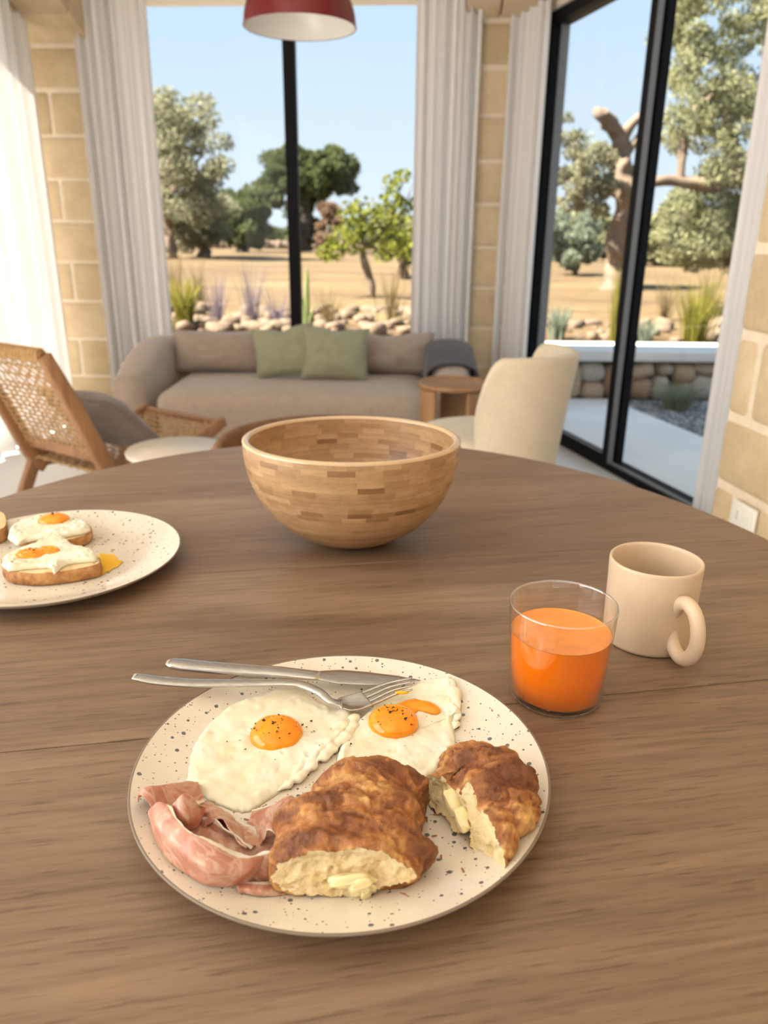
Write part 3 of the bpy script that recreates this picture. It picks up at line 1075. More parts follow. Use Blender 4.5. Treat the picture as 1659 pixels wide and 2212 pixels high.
# ------------------------------------------------------------------ small pale round table
ct = root('coffee_table', 'small round cream stone table beside the woven lounge chair', 'coffee table', (-0.690, 2.46, 0))
c0 = (-0.690, 2.46, 0)
V, F = lathe([(0, 0.436), (0.150, 0.436), (0.163, 0.442), (0.165, 0.452), (0.160, 0.459), (0, 0.460)], c0, 64)
mo('tabletop', V, F, M['travertine'], ct)
V, F = lathe([(0, 0.435), (0.03, 0.435), (0.03, 0.03), (0.035, 0.025)], c0, 32)
mo('column', V, F, M['travertine'], ct)
V, F = lathe([(0, 0.03), (0.11, 0.025), (0.12, 0.012), (0.12, 0.0), (0, 0.0)], c0, 48)
mo('base', V, F, M['travertine'], ct)

# ------------------------------------------------------------------ woven lounge chair
fd = np.array([0.55, 0.835, 0]); fd /= np.linalg.norm(fd)
wd = np.array([-fd[1], fd[0], 0])
BL = np.array([-1.335, 2.80, 0.35])
CW = 0.45
BR = BL - wd * CW
lc = root('lounge_chair', 'reclined wooden lounge chair with woven cord back and seat', 'lounge chair', tuple((BL + BR) / 2 * np.array([1, 1, 0]) + fd * 0.2))
up = np.array([0, 0, 1.0])
TOPB, TOPH = -0.185, 0.415


def cp(w, s, h):
    """chair point: w 0 right .. 1 left, s forward, h above the rear joint"""
    return BR + wd * CW * w + fd * s + up * h


nrm = fd
for w in (0.0, 1.0):
    p = [cp(w, 0.05, -0.06), cp(w, 0.0, 0.0), cp(w, TOPB * 0.5, TOPH * 0.52), cp(w, TOPB, TOPH)]
    P = spline(p, 14)
    V, F = sweep(P, 0.017, np.linspace(0.036, 0.022, 14), 16, 7, up=tuple(fd))
    mo('back_stile', V, F, M['teak'], lc)
    # seat rail curving up to the front
    P = spline([cp(w, 0.0, -0.03), cp(w, 0.22, -0.035), cp(w, 0.46, 0.035), cp(w, 0.56, 0.072)], 16)
    V, F = sweep(P, 0.016, np.linspace(0.034, 0.020, 16), 16, 7)
    mo('seat_rail', V, F, M['teak'], lc)
    V, F = beam(cp(w, 0.02, -0.01), cp(w, -0.16, -0.35), 0.030, 0.046, up=tuple(fd))
    mo('leg', V, F, M['teak'], lc, smooth=True, bevel=0.006)
    V, F = beam(cp(w, 0.40, 0.0), cp(w, 0.47, -0.35), 0.030, 0.044, up=tuple(fd))
    mo('leg', V, F, M['teak'], lc, smooth=True, bevel=0.006)
for (s, h, t) in ((TOPB, TOPH, 0.030), (-0.005, 0.045, 0.042), (-0.11, -0.24, 0.036)):
    V, F = beam(cp(0.02, s, h), cp(0.98, s, h), 0.024, t)
    mo('cross_rail', V, F, M['teak'], lc, smooth=True, bevel=0.005)
V, F = beam(cp(0.02, 0.55, 0.066), cp(0.98, 0.55, 0.066), 0.030, 0.026)
mo('cross_rail', V, F, M['teak'], lc, smooth=True, bevel=0.008)
# cords: two families of strands, over and under
parts = []


def surf_back(w, t):
    sag = 0.05 * math.sin(PI * min(1, max(0, t))) * math.sin(PI * w)
    return cp(w, TOPB * t + sag * 0.9, TOPH * t - sag * 0.35)


def surf_seat(w, t):
    sag = 0.045 * math.sin(PI * t) * math.sin(PI * w)
    return cp(w, 0.56 * t, -0.02 + 0.09 * t * t - sag)


for surf, nw, nl, off, t0 in ((surf_back, 15, 21, -0.006, 0.11), (surf_seat, 17, 24, 0.006, 0.0)):
    for i in range(nw):
        w = 0.05 + 0.9 * i / (nw - 1)
        P = [surf(w, t0 + (1 - t0) * k / 26) + (fd if surf is surf_back else up) * 0.0035 * (1 if (k + i) % 2 else -1) for k in range(27)]
        parts.append(sweep(P, 0.0048, 0.0038, 5, up=tuple(fd) if surf is surf_back else (0, 0, 1)))
    for i in range(nl):
        t = t0 + (1 - t0) * (i + 0.5) / nl
        # the upper back is woven open, only every other strand
        if surf is surf_back and t > 0.72 and i % 2: continue
        P = [surf(0.02 + 0.96 * k / 24, t) + (fd if surf is surf_back else up) * 0.0035 * (1 if (k + i) % 2 else -1) for k in range(25)]
        parts.append(sweep(P, 0.0048, 0.0038, 5, up=(0, 0, 1)))
V, F = join(parts)
o = mo('woven_cord', V, F, M['rush'], lc)
o['kind'] = 'stuff'
parts = []
for i in range(24):
    w = 0.04 + 0.92 * i / 23
    c = cp(w, TOPB, TOPH)
    ring = [c + fd * 0.018 * math.cos(a) + up * 0.021 * math.sin(a) + wd * 0.003 * math.sin(a) for a in np.linspace(0, 2 * PI, 12, endpoint=False)]
    parts.append(sweep(ring, 0.0052, 0.0052, 6, closed=True, up=tuple(wd)))
V, F = join(parts)
o = mo('cord_wrapping', V, F, M['rush'], lc)
o['kind'] = 'stuff'
pc = (cp(0.42, 0.145, 0.02))
pillow('chair_cushion', 'grey-brown cushion lying in the woven lounge chair', 'cushion', (pc[0], pc[1], pc[2] - 0.005), 0.38, 0.34, 0.14, (math.radians(-50), 0, math.atan2(fd[1], fd[0]) + PI / 2), 'cushion_taupe', 21)

# ------------------------------------------------------------------ wooden dining chair across the table
WC = np.array([-0.100, 1.66, 0])
wc = root('dining_chair', 'dark wooden dining chair with curved back, half hidden by the bowl', 'chair', tuple(WC))
arc = [(WC[0] + 0.262 * math.cos(a), WC[1] - 0.16 + 0.26 * math.sin(a), 0.672) for a in np.linspace(math.radians(12), math.radians(168), 30)]
hh = np.array([0.062 * (1 - (abs(i - 14.5) / 14.5) ** 8 * 0.45) for i in range(30)])
V, F = sweep(arc, 0.011, hh, 18, 4)
mo('backrest', V, F, M['walnut'], wc)
V, F = rounded_box(WC[0] - 0.22, WC[0] + 0.22, WC[1] - 0.32, WC[1] + 0.10, 0.43, 0.465, 0.016)
mo('seat', V, F, M['walnut'], wc)
for sx in (-1, 1):
    P = spline([(WC[0] + sx * 0.20, WC[1] - 0.28, 0.0), (WC[0] + sx * 0.195, WC[1] - 0.27, 0.44)], 6)
    V, F = sweep(P, 0.017, 0.017, 12, up=(0, 1, 0)); mo('leg', V, F, M['walnut'], wc)
    P = spline([(WC[0] + sx * 0.20, WC[1] + 0.10, 0.0), (WC[0] + sx * 0.21, WC[1] + 0.06, 0.44), (WC[0] + sx * 0.23, WC[1] + 0.005, 0.66)], 10)
    V, F = sweep(P, 0.016, 0.016, 12, up=(0, 1, 0)); mo('leg', V, F, M['walnut'], wc)

# ------------------------------------------------------------------ cream upholstered chair
CC = np.array([0.415, 2.76, 0])
cc = root('upholstered_chair', 'cream upholstered tub chair with curved wraparound back by the door', 'chair', tuple(CC))
a0, a1 = math.radians(-118), math.radians(62)
na = 40
G = []
prof_n = 16


def shell_pt(a, h, inner):
    f = (a - a0) / (a1 - a0)
    edge = min(f, 1 - f) * (a1 - a0) / 2
    top = 0.738 - 0.21 * max(0.0, 1 - edge / 0.20) ** 2.6
    z = 0.30 + (top - 0.30) * h
    r = 0.215 + 0.055 * h ** 1.2 - (0.045 if inner else 0.0)
    return (CC[0] + r * math.cos(a), CC[1] + r * math.sin(a), z)


ring = []
hs = np.linspace(0, 1, 15)
cols = []
for i in range(na):
    a = a0 + (a1 - a0) * i / (na - 1)
    taper = min(1.0, min(i, na - 1 - i) / 3.0)
    colm = []
    for h in hs:
        colm.append(np.array(shell_pt(a, h, False)))
    o_top = np.array(shell_pt(a, 1, False)); i_top = np.array(shell_pt(a, 1, True))
    for t in np.linspace(0, PI, 7)[1:-1]:
        m0 = (o_top + i_top) / 2; hv = (o_top - i_top) / 2
        colm.append(m0 + hv * math.cos(t) + np.array([0, 0, 0.022 * math.sin(t)]))
    for h in hs[::-1]:
        colm.append(np.array(shell_pt(a, h, True)))
    colm = np.array(colm)
    midl = (colm + colm[::-1]) / 2
    colm = midl + (colm - midl) * (0.35 + 0.65 * math.sin(taper * PI / 2))
    cols.append(colm)
G = np.array(cols)
V, F, uv = grid(G)
k = G.shape[1]
F.append(tuple(range(k))); F.append(tuple((na - 1) * k + j for j in range(k))[::-1])
mo('backrest', V, F, M['chair_cream'], cc, subsurf=1)
SC = (0.365, 2.80, 0)
V, F = lathe([(0, 0.30), (0.20, 0.30), (0.235, 0.33), (0.250, 0.39), (0.247, 0.43), (0.225, 0.452), (0.15, 0.459), (0, 0.460)], SC, 56)
mo('seat', V, F, M['chair_cream'], cc)
V, F = lathe([(0, 0.30), (0.035, 0.30), (0.035, 0.03), (0.20, 0.012), (0.21, 0.0), (0, 0)], SC, 40)
mo('pedestal', V, F, M['walnut'], cc)

# ------------------------------------------------------------------ dining table
TC, TA, TB = (-0.06, 0.65), 0.618, 0.805
tb = root('dining_table', 'large oval brown wooden dining table filling the foreground', 'table', (TC[0], TC[1], 0))
ang = math.radians(10.2)
dx, dy = math.cos(ang), math.sin(ang)
n_out = 256
ell = np.array([(TC[0] + TA * math.cos(t), TC[1] + TB * math.sin(t)) for t in np.linspace(0, 2 * PI, n_out, endpoint=False)])
off0 = -(-0.293) * dy + 0.490 * dx      # a joint seen in the photo: perpendicular offset
pw = 0.315


def clip(poly, nx, ny, c, keep):
    out = []
    for i in range(len(poly)):
        p, q = poly[i], poly[(i + 1) % len(poly)]
        a, b = (p[0] * nx + p[1] * ny - c) * keep, (q[0] * nx + q[1] * ny - c) * keep
        if a >= 0: out.append(p)
        if a * b < 0:
            t = a / (a - b)
            out.append((p[0] + (q[0] - p[0]) * t, p[1] + (q[1] - p[1]) * t))
    return out


gap = 0.0005
for i in range(-4, 5):
    lo, hi = off0 + pw * i + gap, off0 + pw * (i + 1) - gap
    poly = clip([tuple(p) for p in ell], -dy, dx, lo, 1)
    if len(poly) < 3: continue
    poly = clip(poly, -dy, dx, hi, -1)
    if len(poly) < 3: continue
    # merge near-equal points
    pp = [p for k, p in enumerate(poly) if math.dist(p, poly[k - 1]) > 1e-5]
    m = len(pp)
    V = [(x, y, 0.720) for x, y in pp] + [(x, y, 0.750) for x, y in pp]
    F = [tuple(range(m - 1, -1, -1)), tuple(range(m, 2 * m))] + [(k, (k + 1) % m, m + (k + 1) % m, m + k) for k in range(m)]
    mo('plank', V, F, M['table'], tb, smooth=False, bevel=0.0012)
V, F = lathe([(0, 0.719), (0.30, 0.719), (0.27, 0.66), (0.10, 0.60), (0.085, 0.3), (0.10, 0.06), (0.32, 0.03), (0.33, 0.0), (0, 0)], (TC[0], TC[1], 0), 48)
mo('pedestal', V, F, M['table'], tb)

# ------------------------------------------------------------------ bamboo bowl
BC = (-0.0415, 0.936, 0.7505)
bowl = root('bamboo_bowl', 'large round bamboo strip salad bowl in the middle of the table', 'bowl', BC)
bowl.scale = (1.0, 0.89, 1.0)          # turned bowl, slightly out of round
BR0, BHT = 0.1362, 0.136


def bowl_prof(z, inner=False):
    q = (BHT - z) / (BHT + 0.0045)
    r = BR0 * math.sqrt(max(0.0, 1 - q ** 2.15))
    return r


# rows of equal arc length from the rim down
zs_ = np.linspace(BHT, 0, 400)
rs_ = np.array([bowl_prof(z) for z in zs_])
arc_ = np.concatenate([[0], np.cumsum(np.hypot(np.diff(zs_), np.diff(rs_)))])
ROWS = 26
lv = np.interp(np.linspace(0, arc_[-1], ROWS + 1), arc_, zs_)
TH = 0.0085


def seg(zt, zb, a0, a1, k, gap_z=0.0):
    V, F = [], []
    ns = 2
    rt, rb = bowl_prof(zt), bowl_prof(zb)
    zsg = [zt - gap_z, (zt + zb) / 2, zb + gap_z]
    for i in range(k + 1):
        a = a0 + (a1 - a0) * i / k
        for z in zsg:
            r = bowl_prof(z); dn = math.hypot(r, (BHT - z))
            # inner wall offset along the local normal
            ri = max(0.002, r - TH * (0.35 + 0.65 * r / BR0)); zi = z + TH * 0.75 * (1 - r / BR0)
            V.append((r * math.cos(a), r * math.sin(a), z)); V.append((ri * math.cos(a), ri * math.sin(a), zi))
    m = 6
    for i in range(k):
        b0, b1 = i * m, (i + 1) * m
        F += [(b0, b0 + 2, b1 + 2, b1), (b0 + 2, b0 + 4, b1 + 4, b1 + 2), (b0 + 1, b1 + 1, b1 + 3, b0 + 3), (b0 + 3, b1 + 3, b1 + 5, b0 + 5), (b0, b1, b1 + 1, b0 + 1), (b0 + 4, b0 + 5, b1 + 5, b1 + 4)]
    F += [(0, 1, 3, 2), (2, 3, 5, 4)]
    b = k * m
    F += [(b, b + 2, b + 3, b + 1), (b + 2, b + 4, b + 5, b + 3)]
    return V, F


rb_ = random.Random(3)
NS = 27
for r in range(11):
    zt, zb = lv[r], lv[r + 1]
    a = 2 * PI / NS
    V, F = seg(zt, zb, 0.0, a, 4)
    first = None
    sh = rb_.uniform(0, a)
    for i in range(NS):
        if first is None:
            first = mo('bamboo_strip', V, F, M['bamboo'], bowl, local=True, smooth=False)
            first.rotation_euler = (0, 0, sh)
        else:
            copy_obj(first, bowl, (0, 0, 0), (0, 0, sh + i * a))
parts, cl = [], []
for r in range(11, ROWS):
    zt, zb = lv[r], max(lv[r + 1], 0.0)
    ns = max(6, int(NS * bowl_prof((zt + zb) / 2) / BR0))
    sh = rb_.uniform(0, 1)
    rowc = rb_.uniform(0.12, 0.7)
    for i in range(ns):
        s = seg(zt, zb, sh + i * 2 * PI / ns, sh + (i + 1) * 2 * PI / ns, 4)
        parts.append(s)
        cl += [[min(1, max(0, rowc + rb_.uniform(-0.14, 0.14)))] * 3] * len(s[0])
V, F = join(parts)
o = mo('lower_strips', V, F, M['bamboo_col'], bowl, local=True, smooth=False, col=np.array(cl))
o['kind'] = 'stuff'
V, F = lathe([(0, 0.0005), (0.036, 0.0005), (0.036, 0.008), (0, 0.008)], (0, 0, 0), 40)
mo('base_disc', V, F, M['bamboo'], bowl, local=True)
V, F = lathe([(BR0 - TH - 0.0005, BHT - 0.001), (BR0 - TH, BHT + 0.0012), (BR0 - TH + 0.0025, BHT + 0.0026), (BR0 - 0.0025, BHT + 0.0026), (BR0 + 0.0002, BHT + 0.0012), (BR0 + 0.0004, BHT - 0.001)], (0, 0, 0), 96)
o = mo('rim', V, F, M['bamboo_rim_highlight'], bowl, local=True)
o['label'] = 'rounded rim with the window highlight painted in'

# ------------------------------------------------------------------ plates
PP = (-0.0282, 0.4580)
PP2 = (-0.392, 0.838)
PR = 0.1469
TZ = 0.7503


def plate_h(r):
    """upper surface of the plate above the table"""
    if r < 0.095: return 0.0075
    t = min(1.0, (r - 0.095) / (PR - 0.095))
    return 0.0075 + 0.0135 * t ** 1.55


def plate(label, c):
    r = root('dinner_plate', label, 'plate', (c[0], c[1], TZ), 'speckled dinner plates')
    top = [(x, plate_h(x)) for x in np.concatenate([np.linspace(0, 0.095, 10), np.linspace(0.1, PR - 0.0015, 16)])]
    V, F = lathe(top, (c[0], c[1], TZ), 128)
    mo('glazed_face', V, F, M['plate'], r)
    V, F = lathe([(PR - 0.0015, plate_h(PR - 0.0015)), (PR - 0.0002, 0.0207), (PR + 0.0004, 0.0198), (PR - 0.0002, 0.0188)], (c[0], c[1], TZ), 128)
    mo('rim_line', V, F, M['plate_edge'], r)
    und = [(PR - 0.0002, 0.0188), (PR - 0.006, 0.0150), (0.125, 0.0075), (0.105, 0.0030), (0.095, 0.0), (0.088, 0.0), (0.085, 0.0025), (0, 0.0025)]
    V, F = lathe(und, (c[0], c[1], TZ), 128)
    mo('underside', V, F, M['plate'], r)
    return r


plate('cream speckled plate in front with eggs, ham and croissant', PP)
plate('cream speckled plate at the left edge holding egg toasts', PP2)


def on_plate(x, y, h=0.0, c=PP):
    """photo pixel -> point h above the upper face of the plate"""
    z = TZ + 0.008 + h
    for _ in range(6):
        p = px(x, y, z)
        z = TZ + plate_h(math.hypot(p[0] - c[0], p[1] - c[1])) + h
    return px(x, y, z)


# ------------------------------------------------------------------ fried eggs


def fried_egg(name, label, outline, center, yolk, seed, surf, thick=0.0048, frill=None, yolk_h=0.0115, flat=False, pepper=40, group=None, n_ang=220, lift=0.0):
    """outline, center in photo pixels on the carrying surface surf(px, py, h)"""
    C3 = surf(*center, lift)
    O = spline([surf(x, y, lift) for x, y in outline] + [surf(*outline[0], lift)], n_ang + 1)[:-1]
    r = root(name, label, 'fried egg', tuple(C3), group)
    rings = 36
    V = [C3 + np.array([0, 0, thick])]
    F = []

    def height(p, f):
        d = thick * (1 - f ** 7) ** 0.5
        d += 0.0018 * nz(p, 55, seed) * (1 - f ** 4) + 0.0007 * nz(p, 130, seed) * (1 - f ** 6) + 0.0003 * nz(p, 330, seed) * (1 - f ** 8)
        bub = noise.voronoi(Vector(p) * 110)[0][0]
        d -= 0.0010 * max(0, 1 - bub / 0.28) ** 0.5 * (1 if nz(p, 40, seed + 8) > 0.20 else 0) * (1 - f ** 6)
        d += 0.0034 * math.exp(-((f - 0.89) / 0.07) ** 2) * max(0, 0.25 + nz(p, 48, seed + 5) + 0.6 * nz(p, 150, seed + 6))
        if frill is not None:
            a = 0.0
            for q, s in frill:
                a = max(a, math.exp(-((p[0] - q[0]) ** 2 + (p[1] - q[1]) ** 2) / (2 * s * s)))
            d += a * 0.0065 * (0.55 + 0.9 * nz(p, 150, seed + 2) + 0.6 * nz(p, 320, seed + 4)) * f * (1 - f ** 10)
        return d

    for k in range(1, rings + 1):
        f = (k / rings) ** 0.8
        for i in range(n_ang):
            o_ = O[i]
            wob = 1 + (0.020 * nz(o_, 120, seed) + 0.016 * nz(o_, 330, seed) + 0.010 * nz(o_, 700, seed)) * f ** 3
            p = C3 + (o_ - C3) * f * wob
            hgt = height(p, f)
            p = p.copy()
            p[2] = C3[2] + (o_[2] - C3[2]) * f ** 2.2 + hgt
            V.append(p)
    for i in range(n_ang):
        F.append((0, 1 + i, 1 + (i + 1) % n_ang))
    for k in range(rings - 1):
        for i in range(n_ang):
            a, b = 1 + k * n_ang + i, 1 + k * n_ang + (i + 1) % n_ang
            F.append((a, a + n_ang, b + n_ang, b))
    # underside
    nb = len(V)
    for i in range(n_ang):
        p = V[1 + (rings - 1) * n_ang + i].copy(); p[2] -= 0.0006
        q = C3 + (p - C3) * 0.97; q[2] = p[2] - 0.0002
        V.append(q)
    for i in range(n_ang):
        a, b = 1 + (rings - 1) * n_ang + i, 1 + (rings - 1) * n_ang + (i + 1) % n_ang
        F.append((a, nb + i, nb + (i + 1) % n_ang, b))
    F.append(tuple(nb + i for i in range(n_ang))[::-1])
    white = mo('egg_white', V, F, M['egg'], r)

    def top(x, y):
        best = min(range(1, len(V) - n_ang, 1), key=lambda i: (V[i][0] - x) ** 2 + (V[i][1] - y) ** 2)
        return V[best][2]

    ymesh = []
    for (yc, hw, hd, yh, rot) in yolk:
        Y = surf(*yc, lift + thick)
        Vy, Fy = ico(4)
        P = []
        for v in Vy:
            s = 1 + 0.05 * nz(v, 1.4, seed + 3)
            x, y, z = v * s
            zz = (abs(z) ** 0.8) * (1 if z > 0 else -0.5)
            if flat: zz *= 0.8 + 0.5 * nz(v, 2.5, seed)
            xr = hw * x * math.cos(rot) - hd * y * math.sin(rot); yr = hw * x * math.sin(rot) + hd * y * math.cos(rot)
            P.append((Y[0] + xr, Y[1] + yr, Y[2] - 0.0008 + yh * zz))
        mo('yolk', P, Fy, M['yolk'], r)
        ymesh.append((Y, hw, hd, yh))
    if pepper:
        rp = random.Random(seed * 13 + 1)
        parts = []
        for k in range(pepper):
            Y, hw, hd, yh = ymesh[0]
            rad = abs(rp.gauss(0, 0.85)); a = rp.uniform(0, 2 * PI)
            x, y = Y[0] + hw * rad * math.cos(a) * 1.25, Y[1] + hd * rad * math.sin(a) * 1.1
            q2 = ((x - Y[0]) / hw) ** 2 + ((y - Y[1]) / hd) ** 2
            z = Y[2] - 0.0008 + yh * max(0, 1 - q2) ** 0.4 if q2 < 0.97 else top(x, y)
            s = rp.choice([0.0006, 0.0007, 0.0008, 0.0010, 0.0016])
            Vt = [(x + s * rp.uniform(-1, 1), y + s * rp.uniform(-1, 1), z + 0.0002 + s * rp.uniform(-0.2, 0.9)) for _ in range(6)]
            parts.append((Vt, [(0, 1, 2), (0, 2, 3), (0, 3, 1), (1, 2, 4), (2, 3, 5), (1, 4, 5)]))
        Vp, Fp = join(parts)
        o = mo('ground_pepper', Vp, Fp, M['pepper'], r, smooth=False)
        o['kind'] = 'stuff'
    return r, top


ge = 'fried eggs on the front plate'
fr1 = [(on_plate(x, y), 0.007) for x, y in ((760, 1545), (750, 1585), (715, 1625), (680, 1655))]
r1, top1 = fried_egg('fried_egg', 'left fried egg with an intact round yolk on the front plate',
          [(404, 1690), (408, 1640), (432, 1590), (470, 1548), (525, 1512), (600, 1492), (655, 1497), (700, 1524), (735, 1538), (768, 1536), (764, 1570), (742, 1602), (700, 1640), (668, 1668), (620, 1702), (568, 1738), (528, 1757), (485, 1745), (435, 1722)],
          (585, 1612), [((597, 1586), 0.0202, 0.0208, 0.0115, 0.1)], 3, on_plate, frill=fr1, pepper=46, group=ge)
fr2 = [(on_plate(x, y), 0.007) for x, y in ((975, 1475), (985, 1510), (990, 1550))]
r2, top2 = fried_egg('fried_egg', 'right fried egg with a leaking yolk beneath the fork tines',
                     [(724, 1665), (732, 1620), (758, 1576), (790, 1545), (830, 1512), (895, 1482), (950, 1466), (978, 1472), (986, 1515), (998, 1545), (980, 1560), (984, 1610), (965, 1660), (915, 1700), (850, 1715), (770, 1705)],
                     (860, 1600), [((850, 1562), 0.0200, 0.0205, 0.0120, 0.0)], 8, on_plate, frill=fr2, pepper=60, group=ge)


def crisp_edge(parent, pts, rad, seed):
    """ruffled fried rim of the egg white"""
    P = spline([on_plate(x, y, h) for x, y, h in pts], 60)
    T = np.gradient(P, axis=0); T /= np.linalg.norm(T, axis=1)[:, None]
    Sd = np.stack([-T[:, 1], T[:, 0], np.zeros(len(P))], 1)
    for i in range(len(P)):
        P[i] += Sd[i] * 0.0016 * nz(P[i], 190, seed) + np.array([0, 0, 0.0010 * nz(P[i], 160, seed + 2)])
    k = np.minimum(np.arange(60), 59 - np.arange(60)) / 6.0
    rr = rad * np.minimum(1, k + 0.15) * np.array([0.85 + 0.9 * nz(p, 130, seed + 4) for p in P])
    V, F = sweep(P, rr * 1.25, rr * 0.8, 14)
    V = [np.array(v) + 0.0007 * np.array([nz(v, 420, seed), nz(v, 420, seed + 1), nz(v, 420, seed + 2)]) for v in V]
    mo('crisp_edge', V, F, M['egg'], parent)


crisp_edge(r1, [(758, 1540, 0.0035), (766, 1558, 0.0035), (752, 1585, 0.0035), (722, 1612, 0.0032), (700, 1632, 0.0032), (672, 1656, 0.0030), (640, 1682, 0.0026), (600, 1708, 0.0022)], 0.0038, 51)
crisp_edge(r2, [(955, 1467, 0.0035), (975, 1476, 0.0040), (982, 1505, 0.0035), (990, 1536, 0.0035), (984, 1552, 0.0030), (980, 1575, 0.0025)], 0.0036, 57)
# yolk running off to the right
Pd = []
dr = spline([on_plate(x, y, 0.0068) for x, y in ((868, 1535), (896, 1523), (925, 1528), (948, 1540))], 12)
V, F = sweep(dr, [0.010, 0.010, 0.0095, 0.009, 0.009, 0.0085, 0.008, 0.0075, 0.007, 0.0062, 0.005, 0.0022], [0.0022] * 10 + [0.0018, 0.0012], 12)
mo('leaking_yolk', V, F, M['yolk'], r2)


# ------------------------------------------------------------------ croissant pieces
def blob(ells, voxel=0.00125):
    parts = []
    Vi, Fi = ico(3)
    for (c, s, rot) in ells:
        R = np.array(Matrix.Rotation(rot, 3, 'Z'))
        parts.append(((Vi * np.array(s)) @ R.T + np.array(c), Fi))
    V, F = join(parts)
    me = bpy.data.meshes.new('tmp'); me.from_pydata(V, [], F)
    o = bpy.data.objects.new('tmp', me); COL.objects.link(o)
    m = o.modifiers.new('r', 'REMESH'); m.mode = 'VOXEL'; m.voxel_size = voxel
    m2 = o.modifiers.new('s', 'SMOOTH'); m2.iterations = 9; m2.factor = 0.6
    dg = bpy.context.evaluated_depsgraph_get()
    ev = o.evaluated_get(dg); em = ev.to_mesh()
    V = np.array([v.co[:] for v in em.vertices]); Nn = np.array([v.normal[:] for v in em.vertices])
    F = [tuple(p.vertices) for p in em.polygons]
    ev.to_mesh_clear()
    bpy.data.objects.remove(o); bpy.data.meshes.remove(me)
    return V, Nn, F


def croissant(label, ells, floor_z, cut_p, cut_n, axis, seed, step, butter, dark_spots=()):
    V, Nn, F = blob(ells)
    ax = np.array(axis, float); ax /= np.linalg.norm(ax)
    lat = np.array([-ax[1], ax[0], 0])
    cn = np.array(cut_n, float); cn /= np.linalg.norm(cn); cpnt = np.array(cut_p, float)
    P = V.copy(); colr = np.zeros((len(V), 3))
    base = V.mean(0)
    zr = V[:, 2].max() - floor_z
    for i, p in enumerate(V):
        q = p - base
        s = q @ ax; l = q @ lat
        u = s + 0.40 * l + 0.0100 * nz(p, 28, seed) + 0.0030 * nz(p, 110, seed)
        saw = 0.0                                                     # edges of the overlapping rolled layers
        for k, e_ in enumerate(step):
            dd = (u - e_) / 0.0045
            saw += (1 / (1 + math.exp(-dd * 3))) * math.exp(-max(0, dd) * 0.28)
        saw = min(1.2, saw)
        fine = nz(p, 120, seed) * 0.5 + nz(p, 260, seed) * 0.5
        # flaky streaks running round the roll
        streak = nz((s * 260, l * 45, p[2] * 45), 1.0, seed)
        # thin flakes: plates of slightly different height, drawn out round the roll
        vd, vp = noise.voronoi(Vector((s * 230 + 3 * nz(p, 90, seed), l * 75, p[2] * 75 + seed)))
        plate_ = noise.cell(vp[0] * 7.3)
        crack = max(0.0, 1 - (vd[1] - vd[0]) / 0.16)
        d = 0.0009 * plate_ - 0.0008 * crack + 0.0056 * saw - 0.0022 + 0.0012 * fine + 0.0009 * streak + 0.0030 * nz(p, 34, seed + 3)
        P[i] = p + Nn[i] * d
        t = 0.52 + 0.60 * nz(p, 48, seed + 1) + 0.30 * streak - 0.30 * saw + 0.45 * fine + 0.10 + 0.22 * plate_ + 0.25 * crack * max(0, nz(p, 55, seed + 4) + 0.2)
        hgt = (p[2] - floor_z) / zr
        t += 0.60 * (1 - hgt) - 0.24
        for (c, rr) in dark_spots:
            t -= 0.9 * math.exp(-((p - np.array(c)) ** 2).sum() / (2 * rr * rr))
        t = min(1, max(0, t))
        A, B, Cc = np.array((0.170, 0.052, 0.015)), np.array((0.375, 0.142, 0.036)), np.array((0.66, 0.37, 0.13))
        colr[i] = A + (B - A) * min(1, t * 2) if t < 0.5 else B + (Cc - B) * (t - 0.5) * 2
    P[:, 2] = np.maximum(P[:, 2], floor_z + 0.0004)
    dist = (P - cpnt) @ cn
    cutm = dist > 0
    Q = P.copy()
    # torn face: flatten past the cut, hollow it a little and roughen it
    for i in np.nonzero(cutm)[0]:
        p = P[i] - cn * dist[i]
        depth = min(1.0, dist[i] / 0.010)
        hole = max(0.0, 1 - noise.voronoi(Vector(p) * 130)[0][0] / 0.42)
        p = p - cn * depth * (0.0030 + 0.0030 * nz(p, 70, seed + 2) + 0.0020 * nz(p, 210, seed + 6) + 0.0050 * hole * (1 if nz(p, 60, seed + 7) > -0.05 else 0.2))
        Q[i] = p
    Q[:, 2] = np.maximum(Q[:, 2], floor_z + 0.0004)
    crumbF = [f for f in F if all(cutm[j] for j in f)]
    crustF = [f for f in F if not all(cutm[j] for j in f)]
    mn = Q.min(0)
    r = root('croissant_piece', label, 'croissant', (Q[:, 0].mean(), Q[:, 1].mean(), floor_z), 'torn croissant halves')

    def sub(faces):
        idx = sorted({j for f in faces for j in f}); mp = {j: k for k, j in enumerate(idx)}
        return Q[idx], [tuple(mp[j] for j in f) for f in faces], colr[idx]
    a, b, c = sub(crustF); mo('crust', a, b, M['crust'], r, col=c)
    a, b, c = sub(crumbF); o = mo('crumb', a, b, M['crumb'], r); o['label'] = 'pale torn inside'
    for (c, s, rot, tilt) in butter:
        Vi, Fi = ico(3)
        Vb = np.sign(Vi) * np.abs(Vi) ** 0.55 * np.array(s)
        Vb += np.array([[0.45 * s[0] * nz(v, 1.6, seed + 9), 0.3 * s[1] * nz(v, 2, seed + 11), 0.45 * s[2] * nz(v, 1.8, seed + 12)] for v in Vi])
        R = np.array(Matrix.Rotation(rot, 3, 'Z') @ Matrix.Rotation(tilt, 3, 'X'))
        o = mo('butter', Vb @ R.T + np.array(c), Fi, M['butter'], r)
        o['label'] = 'pale yellow butter'
    return r


PZ = TZ + 0.0078


def g(x, y, z=0.0):
    p = px(x, y, PZ)
    p[2] = PZ + z
    return p


def G3(x, y, h):
    """centre of a blob whose visible middle is at pixel x,y with its centre h above the plate"""
    return px(x, y, PZ + h)


